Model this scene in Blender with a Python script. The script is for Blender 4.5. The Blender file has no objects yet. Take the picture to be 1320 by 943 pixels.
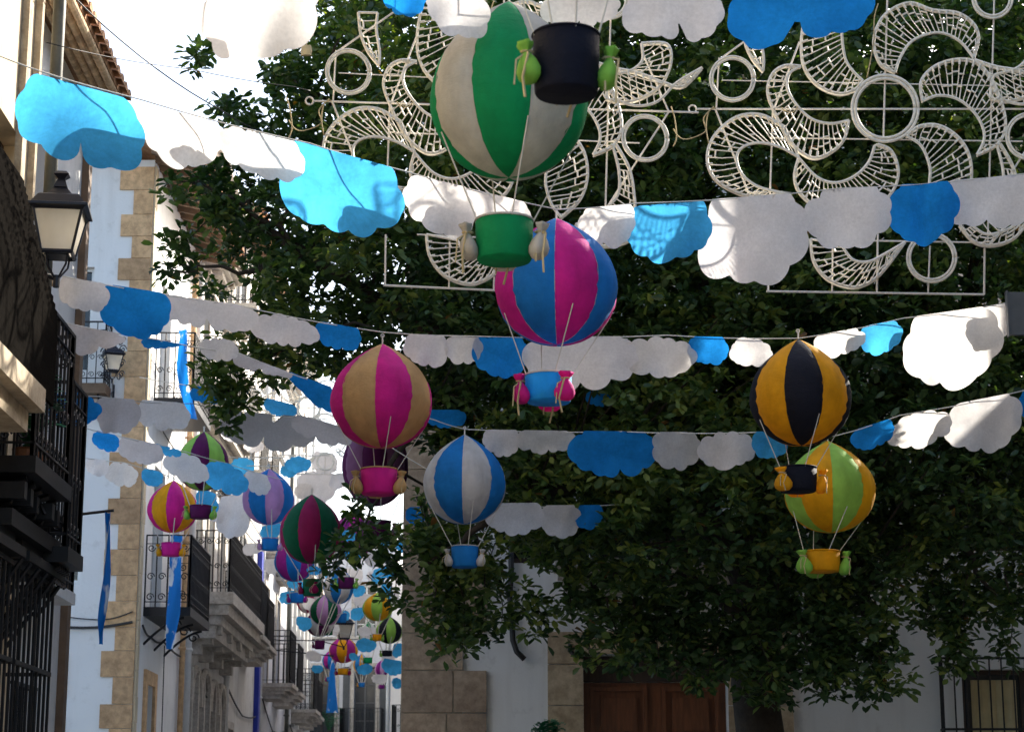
import bpy, math, random
import numpy as np
from mathutils import Vector, Matrix
C = bpy.context.scene
COL = C.collection
R = math.radians
rng = random.Random(7)
PI = math.pi

# ------------------------------------------------------------------ camera
FPX, CX, CY, HORY = 2600.0, 660.0, 471.5, 1060.0
PITCH = math.atan((HORY - CY) / FPX)
EYE = 1.6
cp, sp = math.cos(PITCH), math.sin(PITCH)
def at(px, py, Y):
    """world point seen at photo position px,py at the distance Y along the street"""
    a = (px - CX) / FPX; b = (CY - py) / FPX
    d = Vector((a, cp - b * sp, sp + b * cp))
    s = Y / d.y
    return Vector((d.x * s, Y, EYE + d.z * s))
cam_d = bpy.data.cameras.new('camera'); cam = bpy.data.objects.new('camera', cam_d)
COL.objects.link(cam); C.camera = cam
cam.location = (0, 0, EYE); cam.rotation_euler = (PI / 2 + PITCH, 0, 0)
cam_d.sensor_width = 36; cam_d.lens = FPX / 1320 * 36; cam_d.clip_start = .1; cam_d.clip_end = 2000
cam_d.dof.use_dof = True; cam_d.dof.focus_distance = 14.5; cam_d.dof.aperture_fstop = 8.0

# ------------------------------------------------------------------ materials
MATS = {}
def newmat(name):
    m = bpy.data.materials.new(name); m.use_nodes = True
    nt = m.node_tree; b = nt.nodes['Principled BSDF']
    return m, nt, b
def node(nt, t, **kw):
    n = nt.nodes.new(t)
    for k, v in kw.items():
        if k in n.inputs: n.inputs[k].default_value = v
        else: setattr(n, k, v)
    return n
def noise(nt, scale, detail=4, rough=.6, stretch=None, seed=0):
    tc = node(nt, 'ShaderNodeTexCoord'); mp = node(nt, 'ShaderNodeMapping')
    nt.links.new(tc.outputs['Object'], mp.inputs[0])
    if stretch: mp.inputs['Scale'].default_value = stretch
    mp.inputs['Location'].default_value = (seed, seed * .7, seed * .3)
    n = node(nt, 'ShaderNodeTexNoise', Scale=scale, Detail=detail, Roughness=rough)
    nt.links.new(mp.outputs[0], n.inputs['Vector'])
    return n
def ramp(nt, fac, stops):
    r = node(nt, 'ShaderNodeValToRGB'); e = r.color_ramp.elements
    e[0].position, e[0].color = stops[0][0], (*stops[0][1], 1)
    e[1].position, e[1].color = stops[-1][0], (*stops[-1][1], 1)
    for p, c in stops[1:-1]:
        x = e.new(p); x.color = (*c, 1)
    nt.links.new(fac, r.inputs[0]); return r
def mixc(nt, fac, a, b, mode='MIX'):
    m = node(nt, 'ShaderNodeMix', data_type='RGBA', blend_type=mode)
    if isinstance(fac, float): m.inputs[0].default_value = fac
    else: nt.links.new(fac, m.inputs[0])
    for i, v in ((6, a), (7, b)):
        if isinstance(v, tuple): m.inputs[i].default_value = (*v, 1)
        else: nt.links.new(v, m.inputs[i])
    return m.outputs[2]
def bump(nt, b, h, strength=.3, dist=.01):
    n = node(nt, 'ShaderNodeBump', Strength=strength, Distance=dist)
    nt.links.new(h, n.inputs['Height']); nt.links.new(n.outputs[0], b.inputs['Normal'])
def plaster(name, col, dirt=(.45, .42, .38), amt=.35, seed=0):
    m, nt, b = newmat(name); b.inputs['Roughness'].default_value = .9
    n1 = noise(nt, .7, 6, .65, None, seed); n2 = noise(nt, 1.2, 5, .6, (3, 3, .25), seed + 3)
    n3 = noise(nt, 28, 4)
    n5 = noise(nt, 3.1, 7, .72, None, seed + 5); f1 = ramp(nt, n1.outputs[0], [(.38, (0, 0, 0)), (.75, (amt,) * 3)]); f5 = ramp(nt, n5.outputs[0], [(.56, (0, 0, 0)), (.64, (amt * .7,) * 3)])
    f2 = ramp(nt, n2.outputs[0], [(.5, (0, 0, 0)), (.78, (amt,) * 3)])
    c = mixc(nt, f1.outputs[0], col, tuple(.5 * x + .5 * y for x, y in zip(col, dirt)))
    c = mixc(nt, f2.outputs[0], c, dirt); c = mixc(nt, f5.outputs[0], c, tuple(x * .9 for x in dirt))
    nt.links.new(c, b.inputs['Base Color']); bump(nt, b, n3.outputs[0], .35, .008)
    return m
def stone(name, c1, c2, seed=0, bscale=9):
    m, nt, b = newmat(name); b.inputs['Roughness'].default_value = .92
    n1 = noise(nt, 2.2, 8, .7, None, seed); n2 = noise(nt, bscale, 6, .7, None, seed + 9)
    c = ramp(nt, n1.outputs[0], [(.3, c2), (.55, c1), (.8, tuple(min(1, x * 1.25) for x in c1))])
    f = ramp(nt, n2.outputs[0], [(.35, (.55, .52, .5)), (.6, (1, 1, 1))])
    ge = node(nt, 'ShaderNodeNewGeometry'); ri = ramp(nt, ge.outputs['Random Per Island'], [(0, (.68, .66, .66)), (.5, (.95, .93, .9)), (1, (1, 1, 1))])
    cc = mixc(nt, .75, c.outputs[0], f.outputs[0], 'MULTIPLY'); cc = mixc(nt, 1.0, cc, ri.outputs[0], 'MULTIPLY')
    nt.links.new(cc, b.inputs['Base Color']); bump(nt, b, n2.outputs[0], .6, .02)
    return m
def simple(name, col, rough=.6, metal=0, var=.25, scale=8, bs=.2, bd=.004, spec=None, stretch=None):
    m, nt, b = newmat(name); b.inputs['Roughness'].default_value = rough; b.inputs['Metallic'].default_value = metal
    if spec is not None: b.inputs['Specular IOR Level'].default_value = spec
    n = noise(nt, scale, 5, .65, stretch)
    r = ramp(nt, n.outputs[0], [(.3, tuple(x * (1 - var) for x in col)), (.7, tuple(min(1, x * (1 + var)) for x in col))])
    nt.links.new(r.outputs[0], b.inputs['Base Color']); bump(nt, b, n.outputs[0], bs, bd)
    return m
def felt(name, col, trans=.5):
    m, nt, b = newmat(name); b.inputs['Roughness'].default_value = .95; b.inputs['Specular IOR Level'].default_value = .15
    n = noise(nt, 3.5, 6, .7); n2 = noise(nt, 60, 4, .7)
    r = ramp(nt, n.outputs[0], [(.36, tuple(x * (.86 if col[0] > .3 else .72) for x in col)), (.62, col)])
    r2 = ramp(nt, n2.outputs[0], [(.35, (.88,) * 3), (.65, (1, 1, 1))])
    c = mixc(nt, 1.0, r.outputs[0], r2.outputs[0], 'MULTIPLY')
    nt.links.new(c, b.inputs['Base Color']); bump(nt, b, n2.outputs[0], .3, .003)
    t = node(nt, 'ShaderNodeBsdfTranslucent'); nt.links.new(c, t.inputs[0])
    n4 = noise(nt, 7, 5, .7, None, 3); mx = node(nt, 'ShaderNodeMixShader'); mr = node(nt, 'ShaderNodeMapRange'); nt.links.new(n4.outputs[0], mr.inputs[0]); mr.inputs[1].default_value = .3; mr.inputs[2].default_value = .7; mr.inputs[3].default_value = trans - .14; mr.inputs[4].default_value = min(.85, trans + .14); nt.links.new(mr.outputs[0], mx.inputs[0])
    nt.links.new(b.outputs[0], mx.inputs[1]); nt.links.new(t.outputs[0], mx.inputs[2])
    nt.links.new(mx.outputs[0], nt.nodes['Material Output'].inputs[0])
    return m
def fabric(name, col):
    m, nt, b = newmat(name); b.inputs['Roughness'].default_value = .76; b.inputs['Specular IOR Level'].default_value = .3
    n = noise(nt, 5, 6, .65, (1, 1, .5)); n2 = noise(nt, 120, 3); n3 = noise(nt, 11, 5, .65, (1, 1, 1.5), 5)
    r = ramp(nt, n.outputs[0], [(.3, tuple(x * .70 for x in col)), (.7, tuple(min(1, x * 1.12) for x in col))])
    nt.links.new(r.outputs[0], b.inputs['Base Color'])
    ad = node(nt, 'ShaderNodeMath', operation='MULTIPLY_ADD'); ad.inputs[1].default_value = .12
    nt.links.new(n2.outputs[0], ad.inputs[0]); nt.links.new(n3.outputs[0], ad.inputs[2])
    bump(nt, b, ad.outputs[0], .5, .018)
    t = node(nt, 'ShaderNodeBsdfTranslucent'); nt.links.new(r.outputs[0], t.inputs[0])
    mx = node(nt, 'ShaderNodeMixShader'); mx.inputs[0].default_value = .30
    nt.links.new(b.outputs[0], mx.inputs[1]); nt.links.new(t.outputs[0], mx.inputs[2])
    nt.links.new(mx.outputs[0], nt.nodes['Material Output'].inputs[0])
    return m
FAB = {
 'green': (.0, .30, .10), 'dkgreen': (.0, .12, .05), 'cream': (.62, .58, .52), 'pink': (.72, .015, .30), 'blue': (.01, .22, .62),
 'tan': (.62, .40, .17), 'black': (.008, .010, .022), 'yellow': (.83, .40, .005), 'white': (.68, .66, .63), 'lime': (.28, .60, .09),
 'plum': (.12, .006, .09), 'mauve': (.30, .12, .26), 'maroon': (.36, .008, .10), 'lilac': (.62, .33, .62), 'purple': (.22, .01, .22),
 'magenta': (.45, .02, .30), 'navy': (.004, .006, .018), 'skyblue': (.02, .35, .75), 'palelime': (.34, .64, .11)}
def fab(n):
    if n not in MATS: MATS[n] = fabric('fabric_' + n, FAB[n])
    return MATS[n]
M = {}
M['cloud_blue'] = felt('felt_blue', (.015, .27, .76), .5)
M['cloud_light'] = felt('felt_blue_sunlit', (.07, .46, .88), .64)  # blue felt with the sunlit tone put into its colour
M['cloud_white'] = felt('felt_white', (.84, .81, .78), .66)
M['cloud_grey'] = felt('felt_white_shaded', (.80, .775, .77), .45)  # white felt with shade put into its colour
M['cloud_dark'] = felt('felt_white_deep_shade', (.60, .575, .59), .25)  # white felt again, with deeper shade painted into the colour
M['cord'] = simple('cord_cotton', (.62, .60, .55), .9, var=.1)
M['twine'] = simple('twine_jute', (.50, .40, .22), .95, var=.2)
M['cable'] = simple('cable_rubber', (.02, .02, .02), .6)
M['iron'] = simple('wrought_iron', (.012, .012, .014), .5, .3, .3, 20, .3, .003)
M['lampiron'] = simple('lamp_iron', (.012, .014, .022), .38, .4, .3, 12, .25, .003)
M['pipe_green'] = simple('drain_metal', (.10, .10, .08), .6, .1, .3, 6)
M['pipe_white'] = simple('drain_white', (.62, .62, .60), .6, 0, .12, 6)
M['tube'] = simple('light_tube', (.78, .73, .62), .45, 0, .18, 30)
M['frameiron'] = simple('frame_paint', (.66, .62, .55), .55, 0, .12, 20)
M['plaster'] = plaster('plaster_white', (.80, .79, .77), amt=.3)
M['plaster_grey'] = plaster('plaster_grey', (.62, .62, .64), (.35, .35, .36), .4, 4)
M['plaster_cream'] = plaster('plaster_cream', (.56, .46, .31), (.36, .28, .18), .5, 8)
M['plaster_old'] = plaster('plaster_old', (.66, .64, .60), (.33, .30, .26), .6, 12)
M['quoin'] = stone('quoin_stone', (.74, .48, .26), (.60, .38, .20), 2)
M['ashlar'] = stone('ashlar_stone', (.58, .44, .31), (.36, .26, .18), 6)
M['ashlar2'] = stone('ashlar_pale', (.60, .47, .31), (.42, .31, .19), 11)
M['mortar'] = simple('mortar', (.42, .36, .28), .95, var=.2)
M['carved'] = stone('carved_stone', (.58, .54, .48), (.40, .36, .31), 15, 14)
M['slabstone'] = stone('balcony_stone', (.55, .46, .33), (.38, .30, .20), 19)
M['wood'] = simple('door_wood', (.20, .068, .026), .45, 0, .35, 4, .3, .004, stretch=(6, 6, .7))
M['darkwood'] = simple('dark_wood', (.05, .03, .02), .6, 0, .35, 4, .3, .004, stretch=(6, 6, .7))
M['rafter'] = simple('rafter_wood', (.16, .10, .06), .8, 0, .3, 5)
M['greywood'] = simple('grey_paint', (.36, .37, .38), .6, 0, .15, 6)
M['whitewood'] = simple('white_paint', (.74, .74, .72), .5, 0, .08, 6)
M['bluepaint'] = simple('blue_paint', (.01, .03, .35), .5, 0, .15, 6)
M['shutter'] = simple('shutter_paint', (.07, .075, .08), .6, 0, .2, 6)
M['blind'] = simple('blind_slats', (.010, .009, .008), 1.0, 0, .3, 30, bs=.02, spec=0.0)
M['tile'] = stone('roof_tile', (.55, .30, .15), (.36, .18, .09), 22)
M['tile_bounce'] = stone('eave_tile', (.88, .66, .42), (.76, .50, .27), 25, 16)  # sun bounced up under the eave is put into this brighter colour
M['pot'] = simple('terracotta', (.40, .17, .08), .8)
M['curtain'] = simple('curtain_cloth', (.62, .52, .30), .9, 0, .2, 3)
M['asphalt'] = simple('asphalt', (.06, .06, .06), .9)
M['paving'] = simple('paving', (.30, .27, .23), .85)
M['plasticgreen'] = simple('green_plastic', (.01, .17, .06), .5, 0, .3)
M['ac'] = simple('white_metal', (.7, .7, .7), .5)
m, nt, b = newmat('window_glass'); b.inputs['Base Color'].default_value = (.02, .025, .03, 1); b.inputs['Roughness'].default_value = .12
nzz = noise(nt, 1.5, 2); bump(nt, b, nzz.outputs[0], .15, .02); M['glass'] = m
m, nt, b = newmat('milk_glass'); b.inputs['Base Color'].default_value = (.78, .74, .66, 1); b.inputs['Roughness'].default_value = .4
nzz = noise(nt, 6, 4, .6, (1, 1, .6)); rr = ramp(nt, nzz.outputs[0], [(.3, (.60, .55, .46)), (.7, (.82, .79, .73))]); nt.links.new(rr.outputs[0], b.inputs['Base Color'])
t = node(nt, 'ShaderNodeBsdfTranslucent'); t.inputs[0].default_value = (.85, .8, .7, 1); mx = node(nt, 'ShaderNodeMixShader'); mx.inputs[0].default_value = .55
nt.links.new(b.outputs[0], mx.inputs[1]); nt.links.new(t.outputs[0], mx.inputs[2]); nt.links.new(mx.outputs[0], nt.nodes['Material Output'].inputs[0])
M['milk'] = m
m, nt, b = newmat('streamer_blue'); b.inputs['Roughness'].default_value = .8
nzz = noise(nt, 3.2, 3, .5, (1.5, 1.5, .9)); rr = ramp(nt, nzz.outputs[0], [(.55, (.01, .20, .62)), (.60, (.7, .75, .8))]); nt.links.new(rr.outputs[0], b.inputs['Base Color'])
t = node(nt, 'ShaderNodeBsdfTranslucent'); nt.links.new(rr.outputs[0], t.inputs[0]); mx = node(nt, 'ShaderNodeMixShader'); mx.inputs[0].default_value = .4
nt.links.new(b.outputs[0], mx.inputs[1]); nt.links.new(t.outputs[0], mx.inputs[2]); nt.links.new(mx.outputs[0], nt.nodes['Material Output'].inputs[0])
M['streamer'] = m
# leaves: glossy evergreen, brightness varies per leaf through a face attribute
m, nt, b = newmat('leaf'); b.inputs['Roughness'].default_value = .42; b.inputs['Specular IOR Level'].default_value = .35
a = node(nt, 'ShaderNodeAttribute', attribute_name='tint')
rr = ramp(nt, a.outputs['Fac'], [(0, (.018, .042, .016)), (.4, (.050, .092, .034)), (.78, (.115, .165, .05)), (.985, (.21, .24, .06)), (1, (.22, .10, .03))])
nt.links.new(rr.outputs[0], b.inputs['Base Color'])
t = node(nt, 'ShaderNodeBsdfTranslucent'); c2 = mixc(nt, 1.0, rr.outputs[0], (1.7, 2.0, .5), 'MULTIPLY'); nt.links.new(c2, t.inputs[0])
mx = node(nt, 'ShaderNodeMixShader'); mx.inputs[0].default_value = .3
nt.links.new(b.outputs[0], mx.inputs[1]); nt.links.new(t.outputs[0], mx.inputs[2]); nt.links.new(mx.outputs[0], nt.nodes['Material Output'].inputs[0])
M['leaf'] = m
M['bark'] = stone('bark', (.055, .042, .030), (.022, .017, .012), 30, 18)

# ------------------------------------------------------------------ mesh builder
class MB:
    def __init__(s): s.v = []; s.f = []; s.m = []; s.mi = 0
    def add(s, vs, fs):
        k = len(s.v); s.v += [Vector(p) for p in vs]
        for f in fs: s.f.append([i + k for i in f]); s.m.append(s.mi)
    def box8(s, p):
        s.add(p, [(0, 3, 2, 1), (4, 5, 6, 7), (0, 1, 5, 4), (1, 2, 6, 5), (2, 3, 7, 6), (3, 0, 4, 7)])
    def box(s, F, u0, u1, o0, o1, z0, z1):
        s.box8([F(u0, o0, z0), F(u1, o0, z0), F(u1, o1, z0), F(u0, o1, z0), F(u0, o0, z1), F(u1, o0, z1), F(u1, o1, z1), F(u0, o1, z1)])
    def tube(s, pts, r, n=6, caps=True):
        pts = [Vector(p) for p in pts]; N = len(pts)
        rr = r if isinstance(r, (list, tuple)) else [r] * N
        t0 = (pts[1] - pts[0]).normalized()
        up = Vector((0, 0, 1)) if abs(t0.z) < .9 else Vector((1, 0, 0))
        a = t0.cross(up).normalized(); vs = []
        for i, p in enumerate(pts):
            t = (pts[min(i + 1, N - 1)] - pts[max(i - 1, 0)])
            if t.length < 1e-9: t = t0
            t.normalize(); a = (a - t * a.dot(t))
            if a.length < 1e-6: a = t.orthogonal()
            a.normalize(); bb = t.cross(a)
            for k in range(n):
                w = 2 * PI * k / n; vs.append(p + (a * math.cos(w) + bb * math.sin(w)) * rr[i])
        fs = [(i * n + k, i * n + (k + 1) % n, (i + 1) * n + (k + 1) % n, (i + 1) * n + k) for i in range(N - 1) for k in range(n)]
        if caps: fs += [tuple(range(n - 1, -1, -1)), tuple((N - 1) * n + k for k in range(n))]
        s.add(vs, fs)
    def lathe(s, c, prof, n=24, sx=1, sy=1, rot=0):
        vs = []; c = Vector(c)
        for r, z in prof:
            for k in range(n):
                w = 2 * PI * k / n + rot; vs.append(c + Vector((r * math.cos(w) * sx, r * math.sin(w) * sy, z)))
        N = len(prof)
        fs = [(i * n + k, i * n + (k + 1) % n, (i + 1) * n + (k + 1) % n, (i + 1) * n + k) for i in range(N - 1) for k in range(n)]
        if prof[0][0] > 1e-4: fs.append(tuple(range(n - 1, -1, -1)))
        if prof[-1][0] > 1e-4: fs.append(tuple((N - 1) * n + k for k in range(n)))
        s.add(vs, fs)
    def build(s, name, mats, parent=None, smooth=False, origin=None):
        me = bpy.data.meshes.new(name)
        org = parent.get('_o') if parent is not None else origin
        o3 = Vector(org) if org is not None else Vector((0, 0, 0))
        me.from_pydata([tuple(v - o3) for v in s.v], [], s.f)
        if not isinstance(mats, (list, tuple)): mats = [mats]
        for mt in mats: me.materials.append(mt)
        me.polygons.foreach_set('material_index', s.m)
        if smooth: me.polygons.foreach_set('use_smooth', [True] * len(me.polygons))
        me.update()
        o = bpy.data.objects.new(name, me); COL.objects.link(o)
        if parent is not None: o.parent = parent
        else: o.location = o3
        OR[o.name] = o3
        o['_o'] = tuple(o3)
        return o
OR = {}
def tag(o, label=None, cat=None, group=None, kind=None):
    if label: o['label'] = label
    if cat: o['category'] = cat
    if group: o['group'] = group
    if kind: o['kind'] = kind
    return o
def thing(name, label, cat, loc, group=None):
    o = bpy.data.objects.new(name, None); COL.objects.link(o); o.location = loc; o['_o'] = tuple(loc); o.empty_display_size = .2
    return tag(o, label, cat, group)
def frame(O, U, N):
    O = Vector((O[0], O[1], 0)); U = Vector((U[0], U[1], 0)).normalized(); N = Vector((N[0], N[1], 0)).normalized()
    return lambda u, o, z: O + U * u + N * o + Vector((0, 0, z))

# ------------------------------------------------------------------ setting: ground
mb = MB(); Fw = lambda u, o, z: Vector((u, o, z))
mb.add([(-400, -400, 0), (400, -400, 0), (400, 400, 0), (-400, 400, 0)], [(0, 1, 2, 3)])
tag(mb.build('ground', M['asphalt']), kind='structure')
mb = MB(); mb.add([(-12, -5, .004), (12, -5, .004), (12, 25, .004), (-12, 25, .004)], [(0, 1, 2, 3)])
tag(mb.build('plaza_pavement', M['paving']), kind='structure')
mb = MB(); mb.add([(-9.5, 25.01, .008), (-1.5, 25.01, .008), (-2.6, 75, .008), (-7.4, 75, .008)], [(0, 1, 2, 3)])
tag(mb.build('street', M['paving']), kind='structure')

# ------------------------------------------------------------------ building parts
def wall(F, par, u0, u1, z0, z1, holes, mat, thick=4.0, depth=.28, name='wall'):
    us = sorted({u0, u1, *[h[0] for h in holes], *[h[1] for h in holes]}); zs = sorted({z0, z1, *[h[2] for h in holes], *[h[3] for h in holes]})
    mb = MB()
    for i in range(len(us) - 1):
        for j in range(len(zs) - 1):
            um, zm = (us[i] + us[i + 1]) / 2, (zs[j] + zs[j + 1]) / 2
            if any(h[0] < um < h[1] and h[2] < zm < h[3] for h in holes): continue
            mb.add([F(us[i], 0, zs[j]), F(us[i + 1], 0, zs[j]), F(us[i + 1], 0, zs[j + 1]), F(us[i], 0, zs[j + 1])], [(0, 1, 2, 3)])
    for a, b_, c, d in holes:
        q = [(a, c), (b_, c), (b_, d), (a, d)]
        for k in range(4):
            p, r = q[k], q[(k + 1) % 4]
            mb.add([F(p[0], 0, p[1]), F(r[0], 0, r[1]), F(r[0], -depth, r[1]), F(p[0], -depth, p[1])], [(0, 1, 2, 3)])
        mb.add([F(a, -depth, c), F(b_, -depth, c), F(b_, -depth, d), F(a, -depth, d)], [(0, 1, 2, 3)])
    P = [F(u0, 0, z0), F(u1, 0, z0), F(u1, -thick, z0), F(u0, -thick, z0), F(u0, 0, z1), F(u1, 0, z1), F(u1, -thick, z1), F(u0, -thick, z1)]
    mb.add(P, [(0, 3, 7, 4), (1, 5, 6, 2), (2, 6, 7, 3), (4, 7, 6, 5)])
    return mb.build(name, mat, par)
def window(F, par, u0, u1, z0, z1, fm, depth=.2, bars=(1, 2), arch=False, name='window', pane=None):
    w = .055; mb = MB(); e = .004
    mb.box(F, u0 + e, u0 + w, -depth, -depth + .06, z0 + e, z1 - e); mb.box(F, u1 - w, u1 - e, -depth, -depth + .06, z0 + e, z1 - e)
    mb.box(F, u0 + w, u1 - w, -depth, -depth + .06, z0 + e, z0 + w * 1.4); mb.box(F, u0 + w, u1 - w, -depth, -depth + .06, z1 - w, z1 - e)
    for i in range(1, bars[0] + 1):
        c = u0 + (u1 - u0) * i / (bars[0] + 1); mb.box(F, c - .03, c + .03, -depth + .003, -depth + .055, z0 + w * 1.4, z1 - w)
    for i in range(1, bars[1] + 1):
        c = z0 + (z1 - z0) * i / (bars[1] + 1)
        mb.box(F, u0 + w, u1 - w, -depth + .006, -depth + .045, c - .018, c + .018)
    o = mb.build(name, fm, par)
    mb = MB(); mb.box(F, u0 + .01, u1 - .01, -depth - .03, -depth + .018, z0 + .01, z1 - .01)
    mb.build('pane', pane or M['glass'], o)
    return o
def trim(F, par, u0, u1, z0, z1, mat, w=.16, p=.04, sill=True, name='window_surround', head=0):
    mb = MB()
    mb.box(F, u0 - w, u0 - .002, .002, p, z0, z1 + w); mb.box(F, u1 + .002, u1 + w, .002, p, z0, z1 + w)
    mb.box(F, u0, u1, .002, p - .002, z1 + .002, z1 + w)
    if sill: mb.box(F, u0 - w - .05, u1 + w + .05, .002, p + .06, z0 - .08, z0 - .002)
    if head: mb.box(F, u0 - w - .08, u1 + w + .08, .002, p + head, z1 + w + .002, z1 + w + .09)
    return mb.build(name, mat, par)
def door(F, par, u0, u1, z0, z1, mat, depth=.2, panels=4, leaves=2, name='door'):
    mb = MB(); mb.box(F, u0 + .005, u1 - .005, -depth - .05, -depth, z0, z1 - .005)
    lw = (u1 - u0) / leaves
    for l in range(leaves):
        a = u0 + l * lw
        for k in range(panels):
            za = z0 + (z1 - z0) * k / panels + .1; zb = z0 + (z1 - z0) * (k + 1) / panels - .06
            mb.box(F, a + .09, a + .14, -depth + .002, -depth + .05, za, zb); mb.box(F, a + lw - .14, a + lw - .09, -depth + .002, -depth + .05, za, zb)
            mb.box(F, a + .142, a + lw - .142, -depth + .002, -depth + .048, za, za + .05); mb.box(F, a + .142, a + lw - .142, -depth + .002, -depth + .048, zb - .05, zb)
            mb.box(F, a + .22, a + lw - .22, -depth + .002, -depth + .04, za + .13, zb - .13)
    o = mb.build(name, mat, par)
    mb = MB(); c = u0 + lw - .08; zc = z0 + min(1.1, (z1 - z0) * .4)
    mb.box(F, c - .015, c + .015, -depth + .01, -depth + .07, zc, zc + .14); mb.build('handle', M['iron'], o)
    return o
def arc(F, cu, o, cz, r, a0, a1, n=10, axis='u', c2=None):
    out = []
    for i in range(n + 1):
        w = a0 + (a1 - a0) * i / n
        out.append(F(cu + r * math.cos(w), o, cz + r * math.sin(w)))
    return out
def scroll_pts(n=16, turns=1.3):
    return [((1 - .75 * i / n) * math.cos(turns * 2 * PI * i / n), (1 - .75 * i / n) * math.sin(turns * 2 * PI * i / n)) for i in range(n + 1)]
def balcony(F, par, u0, u1, z, prot, h=1.0, slab=None, slab_t=.12, sp=.13, ornate=True, bow=False, moulded=False, rail_mat=None, br=.009, brackets=0, endsc=True):
    """a railing with scrolls over a slab"""
    o = bpy.data.objects.new('balcony', None); COL.objects.link(o); o.parent = par; o['_o'] = par['_o']
    mb = MB()
    if moulded:
        for k, (dp, zz0, zz1) in enumerate(((.06, -.10, 0), (0, -.19, -.102), (-.12, -.27, -.192), (-.2, -.38, -.272))):
            mb.box(F, u0 - .06 + .05 * k, u1 + .06 - .05 * k, -.02, prot + dp - .02 * k, z + zz0 * slab_t / .12, z + zz1 * slab_t / .12)
    else:
        mb.box(F, u0, u1, -.02, prot, z - slab_t, z)
    mb.build('slab', slab or M['iron'], o)
    mb = MB(); zt = z + h
    ei = .03
    corners = [(u0 + ei, 0.0), (u0 + ei, prot - ei), (u1 - ei, prot - ei), (u1 - ei, 0.0)]
    for zz, hh in ((zt, .022), (z + .09, .014), (z + h - .14, .010)):
        mb.box(F, u0 + ei - .015, u1 - ei + .015, prot - ei - .015, prot - ei + .015, zz - hh, zz)
        mb.box(F, u0 + ei - .014, u0 + ei + .014, .003, prot - ei - .016, zz - hh + .001, zz - .001)
        mb.box(F, u1 - ei - .014, u1 - ei + .014, .003, prot - ei - .016, zz - hh + .001, zz - .001)
    for (a, b_), (c, d) in zip(corners[:-1], corners[1:]):
        L = math.hypot(c - a, d - b_); n = max(2, round(L / sp))
        for i in range(n + 1):
            t_ = i / n; uu = a + (c - a) * t_; oo = b_ + (d - b_) * t_
            rr = br * (1.8 if i in (0, n) else 1)
            mb.tube([F(uu, oo, z), F(uu, oo, zt - .01)], rr, 5)
            if ornate and i < n:
                um = a + (c - a) * (t_ + .5 / n); om = b_ + (d - b_) * (t_ + .5 / n)
                du = (c - a) / L; do = (d - b_) / L; rs = L / n * .36
                for zc, sg in ((z + .09 + rs * 1.1, 1), (z + h - .14 - rs * 1.1, -1), (z + h * .42, 1)):
                    pts = [F(um + du * x * rs, om + do * x * rs, zc + sg * y * rs) for x, y in scroll_pts(12)]
                    mb.tube(pts, br * .7, 4)
    mb.build('railing', rail_mat or M['iron'], o)
    for k in range(brackets):
        uu = u0 + .12 + (u1 - u0 - .24) * k / max(1, brackets - 1); mb = MB()
        pts = [F(uu, prot * (.85 - .85 * t_), z - slab_t - .42 * (t_ ** 1.6) - .02) for t_ in [i / 8 for i in range(9)]]
        mb.tube(pts, .022, 6)
        mb.tube([F(uu, prot * .8 - .1 * (1 - x), z - slab_t - .13 + .09 * y) for x, y in scroll_pts(12)], .012, 4)
        mb.build('bracket', M['iron'], o)
    return o
def grille(F, par, u0, u1, z0, z1, prot, sp=.13, name='window_grille', hb=3):
    mb = MB()
    n = max(2, round((u1 - u0) / sp))
    for i in range(n + 1):
        u = u0 + (u1 - u0) * i / n; mb.tube([F(u, prot, z0), F(u, prot, z1)], .011, 5)
    for e in (u0, u1):
        for k in (.3, .65): mb.tube([F(e, prot * k, z0), F(e, prot * k, z1)], .011, 5)
    for k in range(hb + 1):
        z = z0 + (z1 - z0) * k / hb
        mb.box(F, u0 - .01, u1 + .01, prot - .014, prot + .014, z - .014, z + .014)
        mb.box(F, u0 - .012, u0 + .012, 0, prot - .015, z - .012, z + .012); mb.box(F, u1 - .012, u1 + .012, 0, prot - .015, z - .012, z + .012)
    mb.box(F, u0 - .04, u1 + .04, .003, prot + .04, z0 - .06, z0 - .016)
    return mb.build(name, M['iron'], par)
def quoins(F, par, u, dirn, z0, z1, mat, hh=.39, wide=.55, narrow=.3, p=.03, F2=None, mirror2=None, name='quoins'):
    mb = MB(); k = 0; z = z0
    while z < z1 - .05:
        ze = min(z + hh * (.92 + .16 * rng.random()), z1); w = wide if k % 2 == 0 else narrow
        w *= .94 + .12 * rng.random()
        a, b_ = (u, u + dirn * w) if dirn > 0 else (u + dirn * w, u)
        mb.box(F, a, b_, .002, p + .004 * rng.random(), z + .004, ze - .004)
        k += 1; z = ze
    return mb.build(name, mat, par)
def drain(F, par, u, z0, z1, mat, r=.05, o=.09):
    mb = MB(); mb.tube([F(u, o, z0), F(u, o, z1)], r, 10)
    z = z0 + .8
    while z < z1:
        mb.tube([F(u, o, z), F(u, o, z + .05)], r * 1.25, 10); mb.box(F, u - .012, u + .012, .002, o, z + .01, z + .04); z += 1.9
    return mb.build('drainpipe', mat, par, True)
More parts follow.
